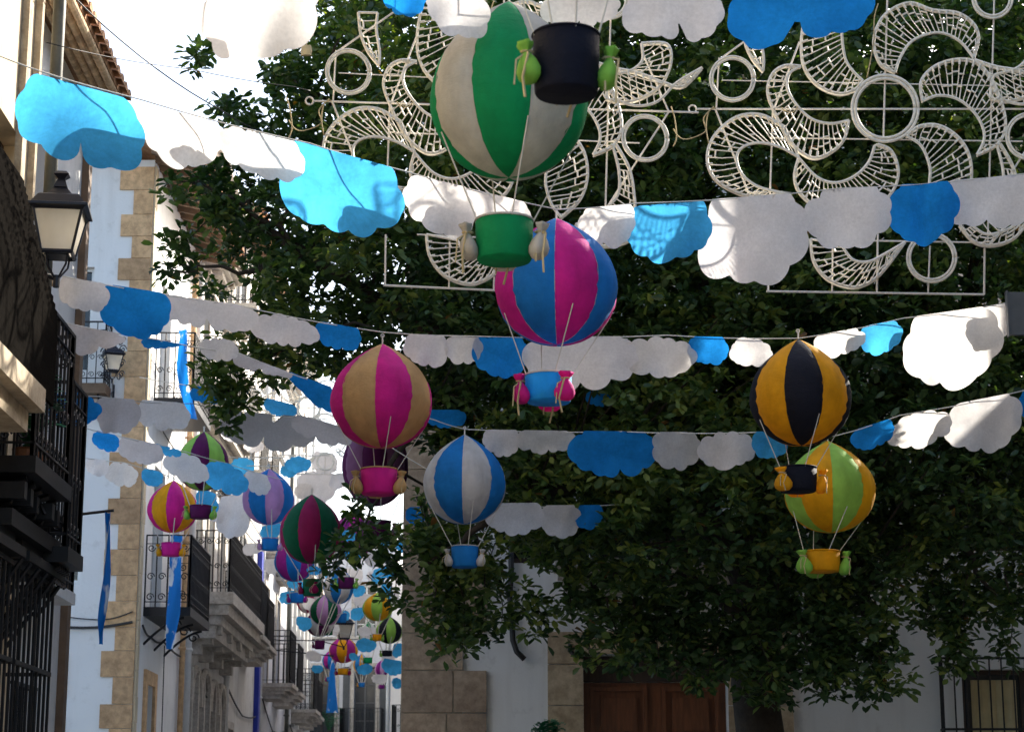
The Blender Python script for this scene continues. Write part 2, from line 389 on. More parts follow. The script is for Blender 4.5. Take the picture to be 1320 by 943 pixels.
def tiled_roof(F, par, u0, u1, z, over, depth, slope=.35, mat=None, rafters=True, rm=None, pale=False):
    """eave + clay barrel tiles; drops toward the street"""
    mb = MB(); mt = mat or M['tile']
    t_ = .06
    def rz(o): return z + .10 - slope * o
    P = [F(u0, over, rz(over)), F(u1, over, rz(over)), F(u1, -depth, rz(-depth)), F(u0, -depth, rz(-depth))]
    Q = [p + Vector((0, 0, t_)) for p in P]
    mb.box8(P + Q)
    n = max(2, round((u1 - u0) / .22)); st = (u1 - u0) / n
    for i in range(n):
        uc = u0 + st * (i + .5); rr = st * .42; L = over + .06
        m_ = 7; vs = []
        nn = 12
        for j in range(nn + 1):
            o_ = L - (L + depth) * j / nn; ro = rr * (1.04 if j % 2 else .93)
            for k in range(m_):
                w = PI * k / (m_ - 1); vs.append(F(uc + ro * math.cos(w), o_, rz(o_) + t_ + .002 + ro * math.sin(w)))
        mb.add(vs, [(j * m_ + k, j * m_ + k + 1, (j + 1) * m_ + k + 1, (j + 1) * m_ + k) for j in range(nn) for k in range(m_ - 1)] + [tuple(range(m_))])
    o = mb.build('roof', mt, par)
    if rafters:
        n = max(2, round((u1 - u0) / .42))
        for i in range(n):
            u = u0 + .06 + (u1 - u0 - .2) * i / (n - 1)
            A = [(0, -.13), (over - .08, -.13), (over - .08, -.02), (0, -.02)]
            vs = [F(u, oo, rz(oo) + dz) for oo, dz in A] + [F(u + .09, oo, rz(oo) + dz) for oo, dz in A]
            mb = MB(); mb.box8(vs); mb.build('rafter', rm or M['rafter'], o)
    if pale:   # underside: rows of overlapping curved tiles
        mb = MB(); rows = 4; m_ = 7
        for r_ in range(rows):
            oc0 = .02 + (over - .02) * r_ / rows; oc1 = .02 + (over - .02) * (r_ + 1) / rows
            n = int((u1 - u0) / .075)
            for i in range(n):
                ua = u0 + (u1 - u0) * i / n; ub = ua + (u1 - u0) / n * .8; vs = []
                for k in range(m_):
                    w = PI * k / (m_ - 1); oo = (oc0 + oc1) / 2 - (oc1 - oc0) / 2 * .96 * math.cos(w); zz = rz(oo) - .015 - .055 * math.sin(w)
                    vs += [F(ua, oo, zz), F(ub, oo, zz - .012)]
                mb.add(vs, [(2 * k, 2 * k + 1, 2 * k + 3, 2 * k + 2) for k in range(m_ - 1)])
        mb.build('eave_tiles', M['tile_bounce'], o)
    return o
def cornice(F, par, u0, u1, z, steps=((.08, .1), (.16, .1), (.24, .08)), mat=None):
    mb = MB(); zz = z
    for p, h in steps:
        mb.box(F, u0, u1, .002, p, zz + .001, zz + h - .001); zz += h
    return mb.build('cornice', mat or M['carved'], par)

LU = (-.029, 1.0); LN = (1.0, .029)      # left row of facades: along the street / towards it
def lx(Y, X0=-5.8, Y0=31.5): return X0 - .029 * (Y - Y0)

# ---- house A: nearest on the left
OA = (-3.3 + .029 * 10.2, 2.0); FA = frame(OA, LU, LN)
A = thing('townhouse', 'cream plastered house nearest the camera at the left edge with dark iron balconies', 'house', (OA[0], OA[1], 0), 'houses along the left side')
hA = [(5.2, 6.6, 3.65, 6.1), (8.0, 9.0, 3.65, 6.1), (10.2, 11.1, 3.65, 6.1), (8.9, 10.0, 1.5, 3.0), (10.35, 11.2, 1.5, 3.0), (9.0, 9.9, 7.4, 9.0)]
wall(FA, A, 0, 11.5, 0, 10.2, hA, M['plaster_cream'], 4)
for i, h in enumerate(hA):
    if i < 3 or i == 5: window(FA, A, *h, M['darkwood'], bars=(1, 3))
    else: window(FA, A, *h, M['darkwood'], bars=(1, 2)); grille(FA, A, h[0] - .12, h[1] + .12, h[2] - .1, h[3] + .12, .3)
# vertical pilaster strips and cables on the sunny upper wall
mb = MB()
for u, w, p in ((11.2, .07, .05), (10.8, .08, .05)): mb.box(FA, u, u + w, .002, p, 4.9 + (12 - u) * .6, 10.1)
mb.build('pilaster_strips', M['slabstone'], A)
drain(FA, A, 11.42, 3.9, 10.15, M['pipe_green'], .045, .12)
cornice(FA, A, 0, 11.5, 9.9, mat=M['slabstone'])
def near_balcony(u0, u1, z, prot, stone_slab, h=1.0):
    b_ = balcony(FA, A, u0, u1, z, prot, h, M['slabstone'] if stone_slab else M['iron'], .16 if stone_slab else .10, .115, True, moulded=stone_slab, br=.010, brackets=0 if stone_slab else 5)
    return b_
near_balcony(5.6, 9.05, 3.98, .58, True, .46)
near_balcony(9.75, 10.9, 3.72, .47, False)
near_balcony(10.94, 11.48, 3.34, .46, False, 1.1)
# stepped joists and boards below the middle balconies, fixed to the wall
mb = MB()
for k in range(6): mb.box(FA, 9.72 + k * .28, 9.80 + k * .28, .002, .42 - .02 * (k % 3), 3.46, 3.56)
mb.box(FA, 9.7, 11.2, .002, .36, 3.30, 3.40)
mb.build('balcony_joists', M['iron'], A)
# curled iron stays under the balconies
for k in range(6):
    mb = MB(); u = 10.0 + k * .25
    pts = [FA(u, .03 + .34 * t_ + .05 * math.sin(t_ * 2 * PI), 2.72 + .42 * t_ + .09 * math.sin(t_ * 2 * PI)) for t_ in [i / 12 for i in range(13)]]
    mb.tube(pts, .014, 5); mb.build('stay', M['iron'], A)
# rolled out slatted blind over the near balcony
mb = MB(); nsl = 64
for i in range(nsl):
    t_ = i / (nsl - 1); zz = 7.0 - 3.0 * t_
    o_ = .03 + (.30 * ((7.0 - zz) / 1.65) ** 7 if zz > 5.35 else .30 + .25 * (5.35 - zz) / .85 if zz > 4.5 else .55)
    mb.box(FA, 7.0, 9.56, o_, o_ + .018, zz - .0235, zz + .0235)
mb.build('blind', M['blind'], A)
mb = MB()
for i in range(10): mb.box(FA, 8.9, 10.6, .30 + .02 * i, .318 + .02 * i, 8.62 - .05 * i, 8.66 - .05 * i)
mb.build('rolled_blind', M['shutter'], A)
# carved stone window heads low down (grille canopies)
mb = MB()
for u0, u1 in ((8.75, 10.15), (10.25, 11.4)):
    mb.box(FA, u0, u1, .002, .36, 3.16, 3.22); mb.box(FA, u0 + .05, u1 - .05, .002, .30, 3.223, 3.30)
mb.build('grille_canopy', M['iron'], A)

# plastic fern on balcony
def fern(name, loc, r, h, n, label, mat, cat, group=None, seed=1):
    g = random.Random(seed); root = thing(name, label, cat, loc, group)
    L = Vector(loc); mb = MB()
    mb.lathe(L, [(.0, 0), (.08, 0), (.11, .16), (.12, .17), (.0, .17)], 12); mb.build('pot', M['pot'], root)
    mb = MB()
    for i in range(n):
        a = g.random() * 2 * PI; rr = r * (.5 + .5 * g.random()); hh = h * (.35 + .65 * g.random())
        for j in range(9):
            t_ = (j + 1) / 9; p = L + Vector((math.cos(a) * rr * t_, math.sin(a) * rr * t_, .16 + hh * math.sin(t_ * 1.9)))
            for sg in (-1, 1):
                side = Vector((-math.sin(a), math.cos(a), .25)) * sg * .045
                q = p + side; w = Vector((math.cos(a), math.sin(a), .3)) * .012
                mb.add([p - w * .4, q - w, q + w, p + w * .8], [(0, 1, 2, 3)])
    mb.build('fronds', mat, root); return root
fern('potted_fern', FA(8.9, .34, 3.99), .22, .42, 70, 'bright green artificial fern behind the railing at the left edge', M['plasticgreen'], 'plant')
fern('potted_fern', FA(10.4, .30, 3.70), .20, .50, 40, 'small dark green fern in a terracotta pot on the iron balcony below the street lamp', M['plasticgreen'], 'plant', seed=5)

# ---- house A2
OB = (-4.1 + .029 * 2.3, 13.52); FB = frame(OB, LU, LN)
A2 = thing('townhouse', 'narrow white house behind the street lamp with a projecting clay tile eave', 'house', (OB[0], OB[1], 0), 'houses along the left side')
h2 = [(2.6, 3.5, 3.62, 5.9), (2.6, 3.5, 6.3, 7.6), (2.9, 3.6, 1.0, 2.6)]
wall(FB, A2, 0, 5.4, 0, 8.5, h2, M['plaster'], 5)
for h in h2: window(FB, A2, *h, M['darkwood'], bars=(1, 2)); 
trim(FB, A2, *h2[1], M['quoin'])
grille(FB, A2, 2.8, 3.7, .9, 2.7, .12)
balcony(FB, A2, 2.4, 4.1, 3.55, .34, 1.0, M['whitewood'], .1, ornate=False)
tiled_roof(FB, A2, -.05, 5.4, 8.48, .36, 5, .18, pale=True, rafters=False)
mb = MB(); mb.box(FB, 5.2, 5.36, .002, .07, 0, 8.4); mb.build('corner_post', M['rafter'], A2)

# ---- house B with the quoined corner
BX, BY = -5.8, 31.5
FBs = frame((BX, BY), LU, LN); FBf = frame((BX, BY), (-1, 0), (0, -1))
B = thing('townhouse', 'white corner house with beige quoin stones and a rafter eave in the left third', 'house', (BX, BY, 0), 'houses along the left side')
hs = [(.85, 1.65, 0, 3.75), (1.0, 2.2, 4.95, 7.3), (1.0, 2.2, 8.35, 10.4), (3.6, 4.3, 8.6, 10.0), (3.4, 4.2, 5.2, 7.0)]
wall(FBs, B, 0, 5.6, 0, 12.1, hs, M['plaster'], 7.0)
trim(FBs, B, .85, 1.65, 0, 3.75, M['quoin'], .22, .05, False, 'door_surround')
door(FBs, B, .85, 1.65, 0, 3.75, M['darkwood'], panels=4)
for h in hs[1:]: window(FBs, B, *h, M['whitewood'], bars=(1, 3))
mb = MB(); hf = [(.9, 1.7, 8.55, 10.3), (.9, 1.7, 5.2, 6.9)]
FBf2 = frame((BX, BY - .012), (-1, 0), (0, -1))
# front skin as its own wall slab with openings
def skin(F, par, u0, u1, z0, z1, holes, mat, t_=.01, depth=.2):
    us = sorted({u0, u1, *[h[0] for h in holes], *[h[1] for h in holes]}); zs = sorted({z0, z1, *[h[2] for h in holes], *[h[3] for h in holes]}); mb = MB()
    for i in range(len(us) - 1):
        for j in range(len(zs) - 1):
            um, zm = (us[i] + us[i + 1]) / 2, (zs[j] + zs[j + 1]) / 2
            if any(h[0] < um < h[1] and h[2] < zm < h[3] for h in holes): continue
            mb.box(F, us[i], us[i + 1], 0, t_, zs[j], zs[j + 1])
    return mb.build('wall', mat, par)
FBk = frame((BX - .003, BY - .26), (-1, 0), (0, -1))
wall(FBk, B, 0, 3.4, 0, 12.1, hf, M['plaster'], .255, .2)
for h in hf: window(FBk, B, *h, M['whitewood'], bars=(1, 2), depth=.15)
balcony(FBk, B, .55, 2.1, 8.3, .45, 1.0, M['rafter'], .16, brackets=2)
quoins(FBk, B, 0, 1, 0, 12.0, M['quoin'], .39, .52, .33)
FBs2 = frame((BX, BY - .26), LU, LN)
quoins(FBs2, B, .0, 1, 0, 12.0, M['plaster_cream'], .39, .26, .24)
balcony(FBs, B, .35, 2.9, 4.92, .74, 1.15, M['iron'], .14, .17, brackets=3, br=.012)
balcony(FBs, B, .55, 2.8, 8.33, .66, 1.1, M['iron'], .13, .17, br=.012)
drain(FBs, B, 4.9, 0, 11.8, M['pipe_white'], .08, .12); drain(FBs, B, 4.55, 0, 11.9, M['quoin'], .05, .08)
tiled_roof(FBs2, B, -.5, 5.9, 12.1, .85, 7, .22)
# niche sign plate and brown box low on the front
mb = MB(); mb.box(FBk, 1.05, 1.5, .003, .06, 3.5, 4.15); mb.build('wall_plaque', M['quoin'], B)
mb = MB(); mb.box(FBk, 1.05, 1.25, .003, .05, 2.85, 3.2); mb.build('meter_box', M['greywood'], B)

def wire(F, pts, par, r=.012):
    mb = MB(); P = []
    for (u0, z0), (u1, z1) in zip(pts[:-1], pts[1:]):
        for i in range(6):
            t_ = i / 6; P.append(F(u0 + (u1 - u0) * t_, .05, z0 + (z1 - z0) * t_ - .05 * math.sin(PI * t_)))
    P.append(F(pts[-1][0], .05, pts[-1][1])); mb.tube(P, r, 5); return mb.build('wall_cable', M['cable'], par)
wire(FBk, [(.05, 4.62), (1.2, 4.55), (2.6, 4.6)], B, .022); wire(FBk, [(.05, 4.78), (.7, 4.66), (1.8, 4.9)], B, .01)
wire(FBs, [(.02, 4.6), (.9, 4.5), (2.4, 4.55), (5.4, 4.5)], B, .018); wire(FBs, [(2.5, 4.5), (2.6, 2.2), (2.4, .5)], B, .01); wire(FBs, [(.1, 8.1), (2.2, 7.9), (5.4, 8.0)], B)
# ---- generic left-row houses further along
def house(X0, Y0, L, H, wm, label, spec, roof='cornice', over=.35, thick=6, U=LU, N=LN):
    F = frame((X0, Y0), U, N)
    h = thing('townhouse', label, 'house', (X0, Y0, 0), 'houses along the left side' if U == LU else 'houses closing the street')
    wall(F, h, 0, L, 0, H, [s[1] for s in spec if s[0] in 'wdb'], wm, thick)
    for s in spec:
        k, (a, b_, c, d) = s[0], s[1]
        o = s[2] if len(s) > 2 else {}
        if k == 'd': door(F, h, a, b_, c, d, o.get('m', M['darkwood']), panels=4); trim(F, h, a, b_, c, d, o.get('t', M['carved']), .16, .04, False, 'door_surround')
        else:
            window(F, h, a, b_, c, d, o.get('m', M['whitewood']), bars=o.get('bars', (1, 3)))
            trim(F, h, a, b_, c, d, o.get('t', M['carved']), .14, .04, k == 'w', head=o.get('head', 0))
        if k == 'b':
            g = o.get('g', .35)
            balcony(F, h, a - g, b_ + g, c - .03, o.get('p', .65), o.get('h', 1.1), o.get('slab', M['carved']), .12, .14, o.get('ornate', False), moulded=o.get('mould', True), br=.011)
        if o.get('shut'):
            w_ = (b_ - a) * .5
            for e, sg in ((a, -1), (b_, 1)):
                mb = MB(); e0, e1 = (e - w_, e - .17) if sg < 0 else (e + .17, e + w_)
                mb.box(F, e0, e1, .05, .09, c + .01, d)
                for z_ in np.arange(c + .06, d - .05, .07): mb.box(F, e0 + .03, e1 - .03, .09, .1, z_, z_ + .035)
                mb.build('shutter', o['shut'], h)
    wire(F, [(.05, 4.1 + .3 * (Y0 % 3)), (L * .5, 4.0), (L - .05, 4.2)], h, .02); wire(F, [(.05, 8.3), (L * .5, 8.2), (L - .05, 8.4)], h, .015)
    drain(F, h, L - .25, 0, H - .4, M['pipe_white'] if int(Y0) % 2 else M['pipe_green'], .06, .1)
    if roof == 'tile': tiled_roof(F, h, -.05, L, H, over + .2, thick, .25)
    else: cornice(F, h, 0, L, H - .35, ((.1, .1), (.2, .12), (.33, .12)))
    return h, F
# C : ornate stone house
cx = lx(37.15)
hC, FC = house(cx, 37.12, 6.2, 14.6, M['plaster_old'], 'ornate grey stone house with arched ground floor windows and a long carved balcony', [
    ('d', (1.9, 3.0, 0, 4.3), {'m': M['darkwood']}), ('w', (.5, 1.5, .6, 4.2), {'m': M['greywood'], 'bars': (1, 4)}), ('w', (3.5, 4.4, .6, 4.2), {'m': M['greywood'], 'bars': (1, 4)}), ('w', (4.8, 5.7, .6, 4.2), {'m': M['greywood'], 'bars': (1, 4)}),
    ('w', (.6, 1.5, 5.8, 8.2), {'head': .14}), ('w', (2.6, 3.5, 5.8, 8.2), {'head': .14}), ('w', (4.6, 5.5, 5.8, 8.2), {'head': .14}),
    ('b', (.7, 1.6, 9.6, 11.4), {'head': .2, 'ornate': True, 'g': .4, 'm': M['darkwood']}), ('b', (4.4, 5.3, 9.6, 11.4), {'head': .2, 'ornate': True, 'g': .4, 'm': M['darkwood']}), ('b', (.7, 1.6, 12.3, 13.7), {'ornate': True, 'm': M['shutter']}), ('b', (4.4, 5.3, 12.3, 13.7), {'ornate': True, 'm': M['shutter']})])
balcony(FC, hC, -.2, 6.0, 5.72, .80, 1.15, M['carved'], .26, .15, True, moulded=True, br=.013)
for k in range(4):      # carved corbels
    mb = MB(); u = .1 + k * 1.75
    for j, (p, z0, z1) in enumerate(((.62, 4.98, 5.14), (.46, 4.8, 4.978), (.26, 4.62, 4.798))): mb.box(FC, u, u + .3, .002, p, z0, z1)
    mb.build('corbel', M['carved'], hC)
mb = MB()
for k in range(7): mb.box(FC, .2 + k * .93, .34 + k * .93, .002, .12, 0, 4.4)
mb.build('pilasters', M['carved'], hC)
for u0, u1 in ((.5, 1.5), (1.9, 3.0), (3.5, 4.4), (4.8, 5.7)):
    mb = MB(); c = (u0 + u1) / 2; r0 = (u1 - u0) / 2 + .17
    pts = [FC(c + r0 * math.cos(w), .07, 3.75 + r0 * 1.0 * math.sin(w)) for w in [PI * i / 12 for i in range(13)]]
    mb.tube(pts, .07, 6); mb.build('arch_moulding', M['carved'], hC)
cornice(FC, hC, 0, 6.1, 8.9, ((.1, .1), (.24, .12), (.4, .12))); cornice(FC, hC, 0, 6.1, 11.7, ((.1, .1), (.22, .1)), )
# D
d0 = 43.35
hD, FD = house(lx(d0), d0, 7.4, 15.0, M['plaster_old'], 'white house with a cobalt blue edge strip and tall dark shutters beyond the carved balcony', [
    ('b', (.8, 1.8, 5.6, 8.0), {'p': .72, 'shut': M['shutter'], 'h': 1.2}), ('b', (3.4, 4.4, 5.6, 8.0), {'shut': M['shutter']}),
    ('b', (.8, 1.8, 9.2, 11.2), {'m': M['darkwood'], 'head': .15}), ('b', (3.6, 4.6, 9.2, 11.2), {'m': M['darkwood'], 'head': .15}), ('w', (.8, 1.8, 12.5, 14.0), {'m': M['darkwood']}), ('w', (3.6, 4.6, 12.5, 14.0), {'m': M['darkwood'], 'shut': M['rafter']}), ('d', (.9, 1.9, 0, 3.6), {}), ('w', (3.2, 4.3, 1.2, 3.4), {'shut': M['shutter']})], 'tile')
mb = MB(); mb.box(FD, 6.7, 7.3, .003, .12, 0, 8.2); mb.build('blue_strip', M['bluepaint'], hD)
e0 = 50.8
hE, FE = house(lx(e0), e0, 8.4, 14.2, M['plaster_grey'], 'pale grey house with two black railed balconies in the middle of the left row', [
    ('b', (1.4, 2.5, 5.1, 7.6), {'p': .75, 'h': 1.35}), ('b', (4.8, 5.9, 5.1, 7.6), {'p': .7, 'h': 1.3}), ('b', (1.4, 2.5, 8.5, 10.6), {'m': M['darkwood'], 'head': .15}), ('b', (4.8, 5.9, 8.5, 10.6), {'m': M['darkwood'], 'head': .15}), ('w', (1.4, 2.5, 11.6, 13.2), {'m': M['darkwood']}), ('w', (4.8, 5.9, 11.6, 13.2), {'m': M['shutter']}),
    ('d', (1.5, 2.6, 0, 3.5), {}), ('w', (4.6, 5.8, 1.0, 3.3), {'m': M['whitewood']})])
f0 = 59.25
hF, FF = house(lx(f0), f0, 8.6, 16.0, M['plaster_old'], 'tall white house with sunlit columns near the far end of the left row', [
    ('b', (1.4, 2.6, 4.9, 7.4), {'p': .8, 'h': 1.2, 'ornate': True}), ('b', (5.0, 6.1, 4.9, 7.4), {'p': .7}), ('b', (1.4, 2.6, 8.9, 11.2), {'m': M['darkwood']}), ('b', (5.0, 6.1, 8.9, 11.2), {'m': M['shutter'], 'shut': M['shutter']}), ('w', (1.4, 2.6, 12.6, 14.4), {'m': M['darkwood']}), ('w', (5.0, 6.1, 12.6, 14.4), {'m': M['darkwood']}),
    ('d', (1.4, 2.5, 0, 3.5), {}), ('w', (4.8, 5.9, 1.0, 3.3), {})])
mb = MB()
for k in range(6): mb.box(FF, .2 + k * 1.6, .42 + k * 1.6, .002, .16, 4.4, 13.0)
mb.build('pilasters', M['whitewood'], hF)
# end of the street
hG, FG = house(-8.4, 75, 4.1, 12.0, M['plaster_grey'], 'white house facing down the street below the far street lamp', [
    ('b', (.9, 1.9, 4.6, 7.2), {'h': 1.1, 'm': M['darkwood'], 'p': .9, 'ornate': True}), ('b', (2.6, 3.4, 4.6, 7.2), {'h': 1.1, 'm': M['shutter'], 'p': .8, 'shut': M['shutter']}), ('w', (.9, 1.9, 8.3, 10.2), {}), ('w', (2.6, 3.4, 8.3, 10.2), {}), ('d', (.9, 1.9, 0, 3.4), {}), ('w', (2.6, 3.4, 1, 3), {})], U=(1, -.05), N=(-.05, -1))
hH, FH = house(-4.28, 72, 7, 10.5, M['plaster'], 'white and ochre house at the far right end of the street beside the stone corner', [
    ('b', (-.0 + .5, 1.3, 4.4, 7.0), {'h': 1.25, 'ornate': True, 'm': M['darkwood'], 'p': .9}), ('w', (.5, 1.3, 8.1, 9.6), {}), ('d', (.5, 1.4, 0, 3.3), {}), ('b', (2.6, 3.6, 4.4, 7.0), {})], U=(1, -.08), N=(-.08, -1))
mb = MB(); mb.box(FH, 1.5, 1.75, .002, .12, 4.4, 10.1); mb.box(FH, 1.95, 2.1, .002, .1, 4.4, 10.1); mb.build('pilasters', M['plaster_cream'], hH)

# ---- building R behind the tree, facing the camera
RX, RY = -1.36, 25.0
FR = frame((RX, RY), (1, 0), (0, -1))
Rb = thing('mansion', 'large white and stone building behind the tree with a panelled wooden portal', 'house', (RX, RY, 0))
def ru(px): return (px - CX) / FPX * RY - RX * 1.0 + 0  # along the front, from photo column
def upx(px, py=880): return at(px, py, RY).x - RX
dU0, dU1 = upx(752), upx(938)
wU0 = upx(1240); zt_ = at(0, 862, RY).z
holes = [(dU0, dU1, 0, 3.62), (wU0, wU0 + 1.55, 1.1, zt_), (dU0 + .1, dU1 - .1, 4.75, 7.2), (wU0 - .1, wU0 + 1.3, 4.9, 7.0), (upx(655), upx(655) + .8, 4.75, 7.0)]
wall(FR, Rb, 0, 11.2, 0, 11.2, holes, M['plaster'], 9)
door(FR, Rb, dU0, dU1, 0, 3.3, M['wood'], .26, panels=4)
mb = MB(); mb.box(FR, dU0 + .005, dU1 - .005, -.275, -.2, 3.302, 3.61); mb.build('transom', M['darkwood'], Rb)
for h in holes[2:]: window(FR, Rb, *h, M['darkwood'], bars=(1, 2))
wn = window(FR, Rb, *holes[1], M['darkwood'], bars=(1, 1), pane=M['glass'])
for a_, b__ in ((.14, .70), (.86, 1.42)):
    mb = MB(); n = 16; vs = []
    for i in range(n + 1):
        u = wU0 + a_ + (b__ - a_) * i / n; o_ = -.16 + .012 * math.sin(i * 1.9)
        vs += [FR(u, o_, 1.2), FR(u, o_, zt_ - .12)]
    mb.add(vs, [(2 * i, 2 * i + 2, 2 * i + 3, 2 * i + 1) for i in range(n)]); mb.build('curtain', M['curtain'], wn)
grille(FR, Rb, wU0 - .28, wU0 + 1.75, 1.0, zt_ + .12, .2, .14)
balcony(FR, Rb, dU0 - .3, dU1 + .3, 4.72, .7, 1.05, M['carved'], .12, moulded=True)
# stone corner: real blocks with toothed right edge
mb = MB(); z = 0.0; k = 0
edge = [628, 600, 628, 628, 598, 628]
while z < 8.6:
    hh = .44 + .08 * rng.random(); ue = upx(628 if k % 3 != 1 else 597) ; u = .0
    while u < ue - .05:
        w = min((.5 + .35 * rng.random()), ue - u)
        if ue - u - w < .25: w = ue - u
        mb.box(FR, u + .008, u + w - .008, .002, .05 + .012 * rng.random(), z + .008, z + hh - .008); u += w
    z += hh; k += 1
mb.build('stone_corner', M['ashlar'], Rb)
mb = MB(); mb.box(FR, .002, upx(596), .001, .035, 0, 8.6); mb.build('mortar_bed', M['mortar'], Rb)
def jamb(a, b_, z1, mat):
    mb = MB(); z = 0
    while z < z1:
        hh = min(.5, z1 - z); mb.box(FR, a, b_, .002, .045 + .01 * rng.random(), z + .006, z + hh - .006); z += hh
    mb.build('door_surround', mat, Rb)
jamb(upx(706), dU0 - .003, 3.9, M['ashlar2']); jamb(dU1 + .003, upx(1021), 3.9, M['ashlar2'])
mb = MB(); mb.box(FR, dU0 - .003, dU1 + .003, .002, .05, 3.625, 3.9); mb.build('lintel', M['ashlar2'], Rb)
cornice(FR, Rb, 0, 11.1, 10.8, ((.1, .12), (.22, .12), (.35, .12)))
# black hose and thin cable on the plaster
mb = MB(); P = [(659, 690), (659, 740), (657, 770), (660, 800), (661, 825), (666, 840), (676, 850)]
mb.tube([at(x, y, RY) + Vector((0, -.06 - (.03 if y > 835 else 0), 0)) for x, y in P], .035, 8); mb.build('downpipe', M['cable'], Rb, True)
mb = MB(); P = [(655, 690), (638, 700), (633, 715), (640, 732), (655, 738)]
mb.tube([at(x, y, RY) + Vector((0, -.02, 0)) for x, y in P], .008, 5); mb.build('cable', M['cable'], Rb)
mb = MB(); P = [(735, 830), (734, 838), (740, 845), (748, 847)]
mb.tube([at(x, y, RY) + Vector((0, -.07, 0)) for x, y in P], .03, 6); mb.build('hook', M['cable'], Rb)
fern('potted_shrub', (-6.6, 73.9, 4.62), .5, .9, 70, 'green potted plant on the far balcony at the end of the street', M['plasticgreen'], 'plant', seed=12)
fern('potted_shrub', at(707, 990, 24.3), .20, .42, 90, 'small dark potted shrub by the wooden portal at the bottom edge', M['plasticgreen'], 'plant', seed=9)
# ---- street-side row on the right behind the stone corner, and unseen blocks added on the right to shade the plaza
FRs = frame((RX - .02, RY + 9.1), (-.029, 1), (-1, -.029))
h_ = thing('townhouse', 'row house hidden behind the stone corner on the right side of the street', 'house', (RX, RY + 9.1, 0))
wall(FRs, h_, 0, 36, 0, 11.0, [(3, 4, 5, 7), (9, 10, 5, 7), (16, 17, 5, 7)], M['plaster_grey'], 7)
FS = frame((7.6, -2), (0, 1), (-1, 0))
h_ = thing('sun_blocker', 'unseen stone block added on the right to keep sun off the square', 'sun_blocker', (7.6, -2, 0))
wall(FS, h_, 0, 21.4, 0, 12.0, [(4, 6, 5, 8), (12, 14, 5, 8)], M['ashlar2'], 8)
wall(FS, h_, 21.42, 26.5, 0, 8.2, [(23, 24.5, 4, 6.5)], M['ashlar2'], 3, name='low_blocker_wall')  # added lower block, lets sun through to the clouds on the right

